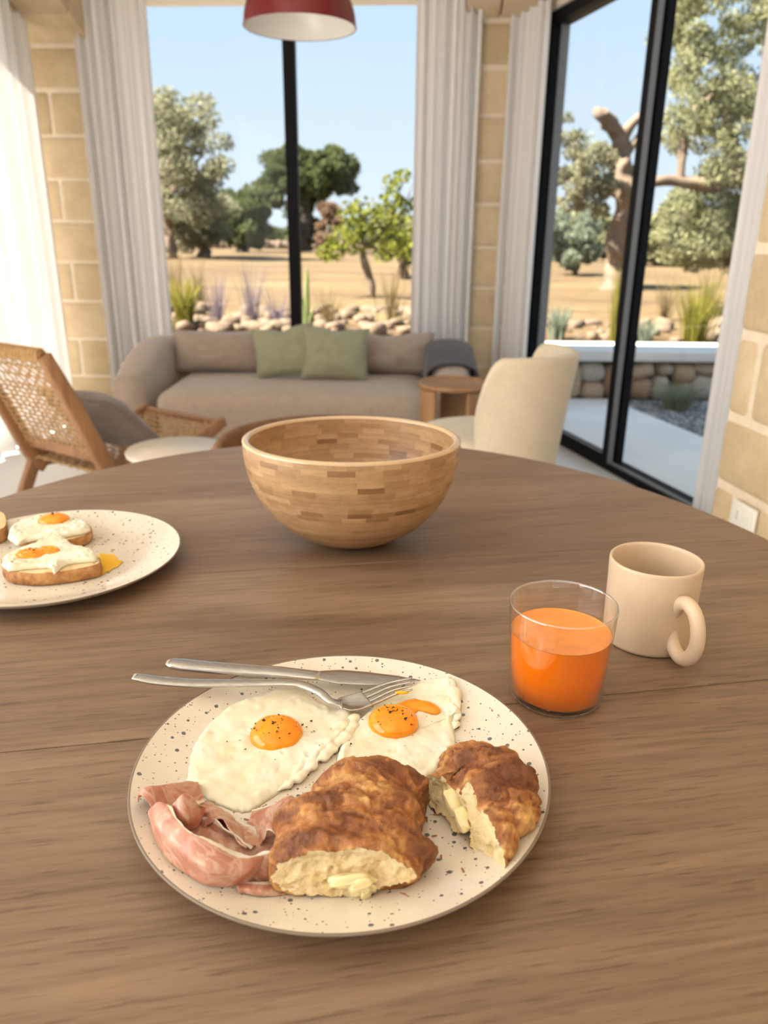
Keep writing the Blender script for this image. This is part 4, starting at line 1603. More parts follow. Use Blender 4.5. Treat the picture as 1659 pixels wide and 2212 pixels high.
c1 = [(G3(740, 1848, 0.018), (0.046, 0.031, 0.020), 0.08), (G3(652, 1862, 0.015), (0.021, 0.026, 0.016), 0.1), (G3(835, 1842, 0.015), (0.026, 0.026, 0.017), 0.12),
      (G3(752, 1795, 0.020), (0.046, 0.030, 0.022), -0.05),
      (G3(785, 1745, 0.020), (0.037, 0.030, 0.023), -0.25), (G3(798, 1708, 0.018), (0.034, 0.024, 0.020), -0.4),
      (G3(868, 1730, 0.014), (0.017, 0.026, 0.017), -0.15), (G3(893, 1745, 0.012), (0.008, 0.022, 0.013), -0.1),
      (G3(893, 1842, 0.014), (0.015, 0.011, 0.0115), 0.1)]
croissant('larger croissant half beside the ham, cut side facing the viewer', c1, PZ, px(760, 1945, PZ), (0.06, -1.0, 0.10), (0.30, 1.0, 0), 4, (-0.036, -0.004, 0.030),
          [(px(758, 1902, PZ + 0.015), (0.013, 0.0030, 0.0052), 0.15, 0.5), (px(780, 1918, PZ + 0.010), (0.0075, 0.0026, 0.0080), 0.2, 0.35), (px(788, 1930, PZ + 0.006), (0.0030, 0.0022, 0.0065), 0.3, 0.3)],
          [(G3(893, 1842, 0.014), 0.011), (G3(895, 1745, 0.012), 0.012)])
c2 = [(G3(1030, 1652, 0.017), (0.030, 0.019, 0.019), -0.3), (G3(985, 1664, 0.012), (0.016, 0.014, 0.013), 0.2), (G3(1085, 1696, 0.018), (0.022, 0.024, 0.019), 0.3),
      (G3(1095, 1740, 0.016), (0.018, 0.024, 0.017), 0.1), (G3(1045, 1730, 0.018), (0.018, 0.026, 0.020), 0.35), (G3(1062, 1792, 0.014), (0.0135, 0.024, 0.015), 0.30),
      (G3(1066, 1836, 0.010), (0.0115, 0.018, 0.011), 0.30), (G3(952, 1708, 0.011), (0.016, 0.015, 0.012), 0.0), (G3(1005, 1738, 0.012), (0.018, 0.020, 0.013), 0.4)]
croissant('smaller croissant half near the glass, butter showing in its split', c2, PZ, px(990, 1790, PZ + 0.006), (-0.86, -0.50, 0.30), (0.15, -1.0, 0), 17, (-0.022, 0.006, 0.028),
          [(px(980, 1733, PZ + 0.017), (0.005, 0.009, 0.0040), 0.4, 0.5), (px(1000, 1770, PZ + 0.014), (0.0045, 0.008, 0.0035), 0.3, 0.5)],
          [(G3(1080, 1690, 0.03), 0.010), (G3(1120, 1700, 0.02), 0.010)])


# ------------------------------------------------------------------ cured ham
def ham(label, rails, seed, nu=46, nv=18, rip=0.0024, flip=False, fat=1.0):
    R = []
    for rail in rails:
        R.append(spline([on_plate(x, y, h) for x, y, h in rail], nu))
    R = np.array(R)                       # rails x nu x 3
    Gd = np.zeros((nu, nv, 3))
    for i in range(nu):
        cs = spline(R[:, i], nv)
        Gd[i] = cs
    for i in range(nu):
        for j in range(nv):
            p = Gd[i, j]
            e = 1.0 if j not in (0,) else 0.2
            Gd[i, j] = p + np.array([0.6 * rip * nz(p, 90, seed), 0.6 * rip * nz(p, 90, seed + 3), rip * nz(p, 75, seed + 6)]) * e
            if j in (0, nv - 1):
                Gd[i, j] += np.array([nz(p, 300, seed), nz(p, 300, seed + 1), 0]) * 0.0011
            r = math.hypot(Gd[i, j][0] - PP[0], Gd[i, j][1] - PP[1])
            Gd[i, j][2] = max(Gd[i, j][2], TZ + plate_h(r) + 0.0011)
    V, F, uv = grid(Gd)
    uv = [(u, v * fat) for u, v in uv]
    o = mo('ham_slice', V, F, M['ham'], uv=uv, solid=0.0010, subsurf=1)
    tag(o, label, 'ham', 'folded slices of cured ham on the plate')
    return o


H1 = 0.001
ham('front slice of cured ham, its broad fold ending in a white fat edge', [
    [(322, 1770, H1), (345, 1835, H1), (395, 1885, H1), (455, 1915, H1), (520, 1912, H1), (560, 1895, H1)],
    [(322, 1750, 0.012), (352, 1805, 0.014), (405, 1850, 0.016), (460, 1880, 0.016), (520, 1888, 0.014), (565, 1875, 0.012)],
    [(345, 1733, 0.022), (380, 1778, 0.024), (425, 1818, 0.024), (480, 1850, 0.022), (530, 1862, 0.019), (570, 1856, 0.016)],
    [(368, 1740, 0.025), (405, 1790, 0.026), (440, 1812, 0.025), (490, 1832, 0.022), (540, 1852, 0.018), (578, 1838, 0.016)]], 2)
ham('rosy slice of cured ham folded over along the left rim below the egg', [
    [(300, 1735, 0.002), (303, 1722, 0.004), (325, 1712, 0.004), (360, 1704, 0.004), (400, 1697, 0.003), (430, 1697, 0.002)],
    [(303, 1722, 0.012), (312, 1708, 0.016), (340, 1700, 0.018), (370, 1694, 0.017), (402, 1688, 0.014), (430, 1690, 0.009)],
    [(325, 1745, 0.010), (338, 1730, 0.014), (360, 1722, 0.016), (388, 1714, 0.014), (412, 1710, 0.012), (436, 1712, 0.008)],
    [(335, 1790, 0.004), (352, 1770, 0.006), (372, 1758, 0.008), (398, 1748, 0.008), (420, 1742, 0.006), (440, 1735, 0.004)]], 5, fat=.92)
ham('pale curled rosette of ham in the middle of the pile', [
    [(362, 1790, 0.004), (385, 1795, 0.006), (412, 1798, 0.006), (432, 1780, 0.006), (440, 1762, 0.006)],
    [(366, 1765, 0.016), (390, 1772, 0.020), (415, 1772, 0.020), (434, 1760, 0.016), (442, 1750, 0.014)],
    [(372, 1735, 0.026), (393, 1718, 0.032), (412, 1722, 0.030), (425, 1738, 0.026), (441, 1745, 0.022)],
    [(390, 1738, 0.022), (398, 1735, 0.022), (412, 1735, 0.022), (420, 1748, 0.020), (432, 1752, 0.018)]], 9, rip=0.0022, fat=.90)
ham('dark slice of ham sunk in the centre, thin white edge uppermost', [
    [(425, 1812, 0.002), (455, 1830, 0.002), (490, 1838, 0.002), (530, 1845, 0.002), (560, 1836, 0.002)],
    [(432, 1785, 0.008), (460, 1800, 0.009), (490, 1806, 0.010), (525, 1822, 0.009), (556, 1826, 0.008)],
    [(438, 1762, 0.012), (462, 1768, 0.016), (485, 1785, 0.018), (515, 1805, 0.016), (545, 1832, 0.012)]], 12)
ham('ham slice rising under the egg tip, grey-rose and folded', [
    [(428, 1735, 0.002), (450, 1730, 0.002), (475, 1745, 0.003), (510, 1772, 0.003), (528, 1800, 0.003)],
    [(430, 1765, 0.008), (455, 1755, 0.012), (478, 1762, 0.014), (508, 1790, 0.013), (530, 1818, 0.010)],
    [(440, 1790, 0.010), (465, 1768, 0.017), (482, 1772, 0.019), (505, 1805, 0.016), (534, 1834, 0.012)]], 15, fat=.80)
ham('flat pink slice of ham reaching right to the croissant', [
    [(520, 1800, 0.001), (560, 1815, 0.001), (600, 1812, 0.001), (640, 1800, 0.001)],
    [(528, 1780, 0.004), (565, 1788, 0.005), (605, 1780, 0.005), (645, 1765, 0.004)],
    [(540, 1760, 0.006), (580, 1755, 0.008), (618, 1728, 0.012), (656, 1745, 0.006)],
    [(545, 1748, 0.003), (585, 1742, 0.004), (626, 1716, 0.008), (658, 1738, 0.003)]], 20, fat=.95)
ham('little curled ham end standing beside the croissant', [
    [(560, 1830, 0.004), (566, 1800, 0.006), (580, 1785, 0.010), (596, 1795, 0.012), (606, 1815, 0.010)],
    [(563, 1822, 0.010), (568, 1795, 0.013), (582, 1779, 0.017), (599, 1788, 0.018), (609, 1808, 0.015)],
    [(568, 1815, 0.012), (573, 1800, 0.015), (583, 1792, 0.018), (596, 1800, 0.018), (604, 1815, 0.015)]], 24, nu=28, nv=10, fat=.85)
ham('pink ham slice tucked against the croissant side below the curl', [
    [(540, 1900, 0.002), (565, 1905, 0.002), (590, 1900, 0.002), (604, 1885, 0.002)],
    [(545, 1872, 0.012), (568, 1868, 0.014), (590, 1860, 0.014), (606, 1845, 0.012)],
    [(548, 1850, 0.016), (570, 1838, 0.020), (590, 1832, 0.020), (608, 1822, 0.018)]], 28, nu=30, fat=.93)
ham('small flat ham strip with white stripes under the croissant front', [
    [(515, 1928, 0.0008), (550, 1935, 0.0008), (585, 1936, 0.0008), (618, 1932, 0.0008)],
    [(512, 1918, 0.003), (550, 1922, 0.004), (585, 1922, 0.004), (620, 1918, 0.003)],
    [(505, 1906, 0.002), (550, 1906, 0.004), (585, 1904, 0.004), (622, 1902, 0.003)]], 33, nu=30, flip=False)

ham('broad dark ham slice lying flat beneath the whole pile', [
    [(335, 1775, 0.001), (355, 1830, 0.001), (420, 1885, 0.001), (500, 1895, 0.001), (590, 1880, 0.001)],
    [(360, 1755, 0.004), (395, 1800, 0.006), (450, 1845, 0.007), (520, 1858, 0.006), (595, 1845, 0.004)],
    [(400, 1735, 0.003), (440, 1770, 0.008), (490, 1810, 0.010), (545, 1825, 0.008), (600, 1810, 0.004)],
    [(440, 1722, 0.001), (480, 1750, 0.002), (525, 1780, 0.003), (570, 1790, 0.003), (610, 1785, 0.001)]], 41, rip=0.003, fat=.86)

# ------------------------------------------------------------------ fork and knife
fk = root('fork', 'stainless steel fork resting across the plate rim, tines over the yolk', 'fork', tuple(px(560, 1477, 0.7765)))
hp = spline([px(*q) for q in ((287, 1461, 0.790), (350, 1471, 0.785), (440, 1476, 0.780), (560, 1475, 0.7760), (640, 1477, 0.7755), (688, 1494, 0.7745), (714, 1515, 0.7715), (740, 1521, 0.7690))], 44)
tt = np.linspace(0, 1, 44)
wv = np.interp(tt, [0, 0.05, 0.2, 0.6, 0.85, 0.95, 1.0], [0.0040, 0.0056, 0.0058, 0.0042, 0.0034, 0.0046, 0.0075])
tv = np.interp(tt, [0, 0.05, 0.6, 0.9, 1.0], [0.0010, 0.0018, 0.0019, 0.0019, 0.0010])
V, F = sweep(hp, wv, tv, 16, 2.8)
mo('handle', V, F, M['steel'], fk)
# head: a shallow scoop then four tines
hc = spline([px(*q) for q in ((733, 1520, 0.7692), (760, 1518, 0.7672), (800, 1505, 0.7680), (845, 1488, 0.7715), (890, 1477, 0.7760))], 40)
T = np.gradient(hc, axis=0); T /= np.linalg.norm(T, axis=1)[:, None]
S = np.cross(T, np.array([0, 0, 1.0])); S /= np.linalg.norm(S, axis=1)[:, None]
hw = np.interp(np.linspace(0, 1, 40), [0, 0.12, 0.3, 1], [0.0068, 0.0102, 0.0115, 0.0105])
Gd = np.zeros((19, 11, 3))
for i in range(19):
    for j in range(11):
        s = j / 10 * 2 - 1
        dip = 0.0022 * (1 - s * s) * math.sin(PI * min(1, i / 18 * 0.8 + 0.2))
        Gd[i, j] = hc[i] + S[i] * hw[i] * s - np.array([0, 0, dip])
V, F, uv = grid(Gd)
mo('scoop', V, F, M['steel'], fk, solid=0.0014, subsurf=1)
for k in range(4):
    s = (k - 1.5) / 1.5 * 0.83
    P = np.array([hc[i] + S[i] * hw[i] * s - np.array([0, 0, 0.0022 * (1 - s * s) * max(0, 1 - (i - 17) / 12)]) for i in range(17, 40)])
    n = len(P)
    V, F = sweep(P, np.concatenate([np.full(n - 6, 0.0014), np.linspace(0.0014, 0.0007, 6)]), np.concatenate([np.full(n - 6, 0.0011), np.linspace(0.0011, 0.0005, 6)]), 10, 3)
    mo('tine', V, F, M['steel'], fk)
V, F = ico(2)
o = mo('yolk_smear', V * np.array([0.006, 0.0018, 0.0014]) + px(868, 1496, 0.7738), F, M['yolk_smear'], fk)
o['label'] = 'yellow smear of yolk'

kn = root('knife', 'stainless steel table knife lying behind the fork on the plate rim', 'knife', tuple(px(560, 1447, 0.775)))
kp = spline([px(*q) for q in ((359, 1432, 0.786), (450, 1441, 0.7805), (560, 1449, 0.7748), (690, 1460, 0.7725))], 34)
wk = np.interp(np.linspace(0, 1, 34), [0, 0.04, 0.12, 0.7, 1.0], [0.0035, 0.0066, 0.0078, 0.0074, 0.0064])
V, F = sweep(kp, wk, np.interp(np.linspace(0, 1, 34), [0, 0.05, 0.8, 1], [0.0016, 0.0030, 0.0030, 0.0016]), 18, 3.0)
mo('handle', V, F, M['steel'], kn)
bp_ = spline([px(*q) for q in ((680, 1459, 0.7727), (740, 1462, 0.7705), (820, 1467, 0.7695), (908, 1470, 0.7690))], 30)
wb = np.interp(np.linspace(0, 1, 30), [0, 0.12, 0.3, 0.55, 0.8, 1], [0.0064, 0.0085, 0.0112, 0.0106, 0.0070, 0.0008])
bl = bp_ + np.array([[0, 0.0, 0]] * 30)
V, F = sweep(bl, wb, np.interp(np.linspace(0, 1, 30), [0, 0.1, 1], [0.0015, 0.0009, 0.0004]), 12, 2.2)
mo('blade', V, F, M['steel'], kn)

# ------------------------------------------------------------------ juice glass and mug
GC = (0.1515, 0.5790, TZ)
tg = root('juice_glass', 'clear straight tumbler of orange juice beside the front plate', 'glass', GC)
outp = [(0.0, 0.0), (0.034, 0.0), (0.0385, 0.0012), (0.0402, 0.004), (0.0425, 0.045), (0.0448, 0.0862), (0.0446, 0.0872), (0.0440, 0.0872), (0.0437, 0.0862), (0.0414, 0.045), (0.0391, 0.0062), (0.036, 0.0040), (0.0, 0.0036)]
V, F = lathe(outp, GC, 96)
mo('glass_body', V, F, M['tumbler'], tg)
V, F = lathe([(0.04355, 0.0866), (0.0440, 0.0880), (0.0446, 0.0882), (0.0450, 0.0868)], GC, 96)
mo('rim', V, F, M['glass_rim'], tg)
JH = 0.0615
jr = lambda z: 0.0391 + (0.0437 - 0.0391) * (z - 0.0085) / (0.0862 - 0.0085) - 0.0004
ju = root('orange_juice', 'bright orange juice filling the tumbler two thirds', 'juice', (GC[0], GC[1], GC[2] + 0.0042))
V, F = lathe([(0, 0.0042), (0.0355, 0.0046), (jr(0.0075), 0.0070), (jr(0.03), 0.03), (jr(0.05), 0.05), (jr(JH), JH)], GC, 96)
mo('liquid', V, F, M['juice'], ju)
V, F = lathe([(jr(JH), JH + 0.0002), (jr(JH) - 0.001, JH - 0.0003), (jr(JH) - 0.003, JH - 0.0007), (0, JH - 0.0008)], GC, 96)
o = mo('surface', V, F, M['juice_top'], ju); o['label'] = 'paler top of the juice'

MC = (0.2625, 0.6790, TZ)
mg = root('coffee_mug', 'matte beige ceramic mug with a ring handle behind the juice', 'mug', MC)
mp_ = [(0.0, 0.0), (0.037, 0.0), (0.0405, 0.0015), (0.0418, 0.005), (0.0424, 0.03), (0.0430, 0.06), (0.0436, 0.0835), (0.0432, 0.0858), (0.0422, 0.0866), (0.0411, 0.0858), (0.0404, 0.0835), (0.0395, 0.05), (0.0388, 0.014), (0.034, 0.0082), (0.0, 0.0075)]
V, F = lathe(mp_, MC, 96)
V = np.array(V)
for i in range(len(V)):      # hand-pinched wall
    t = nz((V[i] - np.array(MC)) * np.array([1, 1, 0.8]), 26, 5)
    dvec = V[i][:2] - np.array(MC[:2])
    V[i][:2] += dvec * 0.022 * t
mo('body', V, F, M['mug'], mg)
ha = math.atan2(-0.965, 0.262)
hd = np.array([math.cos(ha), math.sin(ha), 0])
hc0 = np.array(MC) + hd * 0.0545 + np.array([0, 0, 0.0365])
ring = [hc0 + hd * 0.0195 * math.cos(t) + np.array([0, 0, 0.0270]) * math.sin(t) for t in np.linspace(0, 2 * PI, 48, endpoint=False)]
side = np.cross(hd, np.array([0, 0, 1.0]))
V, F = sweep(ring, 0.0070, 0.0064, 18, closed=True, up=tuple(side))
mo('handle', V, F, M['mug'], mg)
cf = root('coffee', 'thin brown film of coffee at the bottom of the mug', 'coffee', (MC[0], MC[1], TZ + 0.0080))
V, F = lathe([(0.0385, 0.0145), (0.0383, 0.0140), (0.0, 0.0140), (0.0, 0.0085), (0.0335, 0.0086), (0.0383, 0.0138)], MC, 48)
mo('coffee_surface', V, F, M['coffee'], cf)


# ------------------------------------------------------------------ the other plate: toasts and eggs
def on2(x, y, h=0.0):
    return on_plate(x, y, h, PP2)


def toast(label, outline, h, seed, mat='toast'):
    O = np.array([on2(x, y, 0.0008) for x, y in outline])
    O = spline(list(O) + [O[0]], 61)[:-1]
    zb = O[:, 2].max() * 0 + (TZ + 0.0085)
    O[:, 2] = np.maximum(zb, O[:, 2])
    c = O.mean(0)
    r = root('toast_slice', label, 'toast', (c[0], c[1], TZ + 0.0085), 'slices of toast on the left plate')
    rings = [(0.97, 0.0), (1.0, 0.12), (1.012, 0.5), (1.0, 0.88), (0.965, 1.0)]
    V = []
    for f, q in rings:
        for p in O:
            s = f * (1 + 0.02 * nz(p, 90, seed))
            v = c + (p - c) * s
            v[2] = p[2] + h * q + 0.0006 * nz(p + np.array([0, 0, q]), 200, seed)
            V.append(v)
    n = len(O)
    F = [(k * n + i, k * n + (i + 1) % n, (k + 1) * n + (i + 1) % n, (k + 1) * n + i) for k in range(len(rings) - 1) for i in range(n)]
    F.append(tuple(range(n))[::-1])
    mo('crust', V, F, M[mat], r)
    Vt = [V[(len(rings) - 1) * n + i] for i in range(n)]
    mo('crumb_face', Vt, [tuple(range(n))], M['crumb'], r)
    return r


toast('browned toast slice in front on the left plate', [(8, 1250), (30, 1262), (90, 1266), (160, 1258), (218, 1244), (210, 1222), (150, 1205), (60, 1205), (10, 1225)], 0.0150, 2)
toast('darker toast slice behind on the left plate', [(45, 1188), (100, 1192), (150, 1188), (196, 1172), (190, 1150), (120, 1138), (50, 1150)], 0.0130, 6)
toast('small toast end at the very left edge of the photo', [(-60, 1165), (-20, 1178), (14, 1168), (18, 1148), (5, 1132), (-50, 1135)], 0.0180, 9)
g2 = 'fried eggs on the left plate'


def on2a(x, y, h=0.0):
    return px(x, y, TZ + 0.0095 + 0.0150 + h)


def on2b(x, y, h=0.0):
    return px(x, y, TZ + 0.0095 + 0.0130 + h)


fa = [(on2a(x, y), 0.008) for x, y in ((195, 1205), (130, 1165), (20, 1225), (110, 1230))]
fried_egg('fried_egg', 'broken-yolk egg on the front toast of the left plate',
          [(2, 1222), (12, 1204), (45, 1186), (90, 1172), (126, 1158), (158, 1178), (190, 1188), (206, 1198), (208, 1212), (160, 1218), (135, 1226), (118, 1240), (108, 1228), (60, 1230), (20, 1234)],
          (100, 1205), [((66, 1197), 0.017, 0.012, 0.0065, 0.2), ((104, 1190), 0.014, 0.011, 0.0055, -0.2)], 31, on2a, thick=0.0055, frill=fa, flat=True, pepper=22, group=g2)
fb = [(on2b(x, y), 0.009) for x, y in ((180, 1140), (35, 1160), (120, 1160))]
fried_egg('fried_egg', 'whole-yolk egg on the rear toast of the left plate',
          [(16, 1165), (24, 1142), (50, 1126), (90, 1118), (140, 1112), (165, 1118), (190, 1136), (192, 1150), (150, 1160), (105, 1165), (60, 1172), (38, 1178), (28, 1172)],
          (110, 1142), [((116, 1124), 0.0195, 0.0165, 0.0095, 0.1)], 37, on2b, thick=0.0060, frill=fb, pepper=30, group=g2)
P = [on2(x, y, 0.0010) for x, y in ((190, 1222), (205, 1200), (235, 1196), (262, 1212), (250, 1225), (232, 1236), (212, 1240))]
O = spline(P + [P[0]], 41)[:-1]
c = O.mean(0)
V = [c + np.array([0, 0, 0.0012])] + [c + (p - c) * 0.7 + np.array([0, 0, 0.0008]) for p in O] + [c + (p - c) * (1 + 0.25 * nz(p, 200, 3)) for p in O]
n = len(O)
F = [(0, 1 + i, 1 + (i + 1) % n) for i in range(n)] + [(1 + i, 1 + n + i, 1 + n + (i + 1) % n, 1 + (i + 1) % n) for i in range(n)]
o = mo('yolk_puddle', V, F, M['yolk_smear'])
tag(o, 'yellow smear of runny yolk on the left plate', 'yolk')


def flakes(name, label, pts, seed, surf):
    rf = random.Random(seed)
    parts = []
    for (x, y) in pts:
        p = surf(x, y, 0.0004)
        s = rf.uniform(0.0009, 0.0026)
        a = rf.uniform(0, PI)
        ca, sa = math.cos(a), math.sin(a)
        Vf = []
        for (u, v, w) in ((-1, -0.5, 0), (1, -0.4, 0.0), (0.9, 0.5, 0.1), (-0.8, 0.5, 0.2), (0, 0, 0.5)):
            Vf.append((p[0] + s * (u * ca - v * sa * 0.6), p[1] + s * (u * sa + v * ca * 0.6), p[2] + s * w * 0.7))
        parts.append((Vf, [(0, 1, 4), (1, 2, 4), (2, 3, 4), (3, 0, 4), (3, 2, 1, 0)]))
    V, F = join(parts)
    o = mo(name, V, F, M['flake'], smooth=False)
    tag(o, label, 'crumbs', kind='stuff')


flakes('pastry_crumbs', 'brown croissant flakes scattered over the front plate', [(1062, 1533), (1077, 1545), (573, 1742), (582, 1718), (905, 1793), (922, 1770), (953, 1852), (858, 1915), (870, 1930), (905, 1888), (938, 1806), (1000, 1880), (985, 1790), (548, 1776), (532, 1770), (940, 1760), (880, 1935)], 3, on_plate)
flakes('toast_crumbs', 'brown toast crumbs scattered over the left plate', [(205, 1165), (218, 1162), (228, 1170), (240, 1187), (258, 1173), (325, 1152), (326, 1172), (296, 1160), (232, 1176), (213, 1168), (222, 1176), (245, 1188)], 5, on2)

# ------------------------------------------------------------------ outdoors


def far(x, y, d):
    """point at pixel x,y on the upright plane d metres ahead"""
    v = _f + _R * ((x - W / 2) / FPX) - _U * ((y - H / 2) / FPX)
    t = d / v.y
    return np.array([v.x * t, d, CZ + v.z * t])


GZ = 0.30
# terrace and gravel
ter = [(0.2, 5.80), (1.70, 5.80), (1.79, 5.41), (1.97, 4.61), (2.20, 3.60), (2.9, 1.0), (3.6, -2.0), (1.5, -2.0), (1.5, 2.2), (1.55, 2.75), (1.05, 4.86), (0.2, 5.3)]
V = [(x, y, -0.10) for x, y in ter] + [(x, y, -0.02) for x, y in ter]
n = len(ter)
F = [tuple(range(n - 1, -1, -1))[::-1], tuple(range(n, 2 * n))[::-1]] + [(k, (k + 1) % n, n + (k + 1) % n, n + k) for k in range(n)]
o = mo('terrace', V, F, M['concrete'], smooth=False); o['kind'] = 'structure'
b = box2(-7, 8, -6, 5.9, -0.5, -0.10)
o = mo('subsoil', b[0], b[1], M['gravel_bed'], smooth=False); o['kind'] = 'structure'
edge = [(1.71, 5.82), (1.80, 5.41), (1.98, 4.61), (2.21, 3.60), (2.92, 1.0), (5.5, 1.0), (5.5, 5.82)]
n = len(edge)
V = [(x, y, -0.10) for x, y in edge] + [(x, y, -0.030) for x, y in edge]
F = [tuple(range(n)), tuple(range(n, 2 * n))] + [(k, (k + 1) % n, n + (k + 1) % n, n + k) for k in range(n)]
o = mo('gravel_ground', V, F, M['gravel_bed'], smooth=False); o['kind'] = 'structure'
rg = random.Random(5)
parts, cl = [], []
oct_ = [(1, 0, 0), (-1, 0, 0), (0, 1, 0), (0, -1, 0), (0, 0, 1), (0, 0, -1)]
octF = [(0, 2, 4), (2, 1, 4), (1, 3, 4), (3, 0, 4), (2, 0, 5), (1, 2, 5), (3, 1, 5), (0, 3, 5)]
cnt = 0
while cnt < 5200:
    y = rg.uniform(3.4, 5.78)
    xe = np.interp(y, [3.6, 4.61, 5.41, 5.82], [2.21, 1.98, 1.80, 1.71])
    x = xe + 0.012 + rg.random() * 1.3
    s = rg.uniform(0.007, 0.017)
    a = rg.uniform(0, PI)
    P = [(x + s * (u * math.cos(a) - v * math.sin(a)) * rg.uniform(0.8, 1.3), y + s * (u * math.sin(a) + v * math.cos(a)), -0.026 + s * 0.6 * w) for u, v, w in oct_]
    parts.append((P, octF)); k = rg.uniform(0.14, 0.50); t = rg.uniform(0.9, 1.08)
    cl += [[k * t, k, k / t]] * 6
    cnt += 1
V, F = join(parts)
o = mo('gravel', V, F, M['pebble'], smooth=False, col=np.array(cl))
tag(o, 'grey pebble gravel beside the concrete terrace', 'gravel', kind='stuff')

# dry stone retaining wall with a limewashed cap
dw = root('stone_wall', 'low dry stone garden wall with pale cap beyond the glass door', 'wall', (2.0, 5.95, 0))
b = box2(-3.0, 6.0, 5.98, 6.3, -0.1, 0.26)
mo('wall_core', b[0], b[1], M['gravel_bed'], dw, smooth=False)
b = box2(-3.0, 6.0, 5.76, 6.3, 0.265, 0.345)
mo('cap', b[0], b[1], M['cap'], dw, smooth=True, bevel=0.015)
shapes = []
Vi, Fi = ico(2)
for k in range(7):
    P = np.sign(Vi) * np.abs(Vi) ** 0.62
    P = P * (1 + 0.16 * np.array([nz(v, 1.3, k * 7 + 1) for v in Vi])[:, None]) + 0.05 * np.array([[nz(v, 3, k), nz(v, 3, k + 20), nz(v, 3, k + 40)] for v in Vi])
    shapes.append(P)
protos = {}


def stone(parent, c, s, rot, k, mat):
    key = (id(parent), k, mat)
    if key not in protos:
        o = mo('stone', shapes[k], Fi, M[mat], parent, local=True)
        protos[key] = o
        o.location = Vector(c) - rootloc(parent); o.scale = s; o.rotation_euler = rot
        return o
    return copy_obj(protos[key], parent, Vector(c) - rootloc(parent), rot, s)


rs = random.Random(12)
x = 0.9
while x < 4.2:
    w = rs.uniform(0.12, 0.30)
    hsplit = rs.choice([(0.27,), (0.13, 0.14), (0.16, 0.11), (0.10, 0.17), (0.18, 0.09)])
    z = -0.025
    for hgt in hsplit:
        ww = w * rs.uniform(0.85, 1.12)
        stone(dw, (x + w / 2 + rs.uniform(-0.02, 0.02), 5.90 + rs.uniform(-0.02, 0.02), z + hgt / 2), (ww / 2 * 1.02, 0.11, hgt / 2 * 1.05), (rs.uniform(-0.1, 0.1), rs.uniform(-0.22, 0.22), rs.uniform(-0.2, 0.2)), rs.randrange(7), 'stone')
        z += hgt
    x += w * 0.94

# the dry field
nx_, ny_ = 90, 110
Gd = np.zeros((nx_, ny_, 3))
for i in range(nx_):
    for j in range(ny_):
        y = 6.1 + 134 * (j / (ny_ - 1)) ** 2.2
        x = (i / (nx_ - 1) * 2 - 1) * (8 + y * 0.9)
        Gd[i, j] = (x, y, GZ + 0.05 * noise.noise(Vector((x * 0.35, y * 0.25, 1))) * min(1, y / 12) + 0.10 * noise.noise(Vector((x * 0.06, y * 0.05, 4))) * min(1, y / 30))
V, F, uv = grid(Gd)
F = [f[::-1] for f in F]
o = mo('field_ground', V, F, M['field']); o['kind'] = 'structure'

# pale rubble bank in front of the field
rbk = root('rubble_bank', 'bank of pale rubble stones along the near edge of the dry field', 'stones', (0, 8.0, GZ))
for k in range(295):
    x = rs.uniform(-3.4, 0.9) if k < 205 else rs.uniform(1.6, 4.6)
    y = rs.uniform(6.9, 9.3) if k < 205 else rs.uniform(6.55, 8.0)
    s = rs.uniform(0.028, 0.075) * (1.25 if rs.random() < 0.15 else 1)
    stone(rbk, (x, y, GZ + s * 0.45), (s * rs.uniform(1.0, 1.7), s * rs.uniform(0.8, 1.2), s * rs.uniform(0.6, 0.95)), (rs.uniform(-0.3, 0.3), rs.uniform(-0.3, 0.3), rs.uniform(0, PI)), rs.randrange(7), 'pale_stone')


def tuft(name, label, base, n, h, spread, wid, mat, seed, cat='grass', group=None, droop=0.35):
    rt = random.Random(seed)
    V, F, cl = [], [], []
    for k in range(n):
        a = rt.uniform(0, 2 * PI)
        r0 = abs(rt.gauss(0, 0.35)) * spread * 0.5
        bx, by = base[0] + r0 * math.cos(a), base[1] + r0 * math.sin(a)
        hh = h * rt.uniform(0.55, 1.0)
        out = spread * rt.uniform(0.2, 1.0) * (0.5 + droop)
        w = wid * rt.uniform(0.7, 1.2)
        b = rt.uniform(0, PI)
        n0 = len(V)
        t = rt.random()
        for q in (0, 0.4, 0.75, 1.0):
            o_ = out * q ** 1.7
            ww = w * (1 - q * 0.85)
            x, y, z = bx + o_ * math.cos(a), by + o_ * math.sin(a), base[2] + hh * q - 0.0
            V += [(x - ww * math.cos(b), y - ww * math.sin(b), z), (x + ww * math.cos(b), y + ww * math.sin(b), z)]
            cl += [[t] * 3] * 2
        for q in range(3):
            F.append((n0 + q * 2, n0 + q * 2 + 1, n0 + q * 2 + 3, n0 + q * 2 + 2))
    o = mo(name, V, F, M[mat], smooth=False, col=np.array(cl))
    tag(o, label, cat, group)
    return o


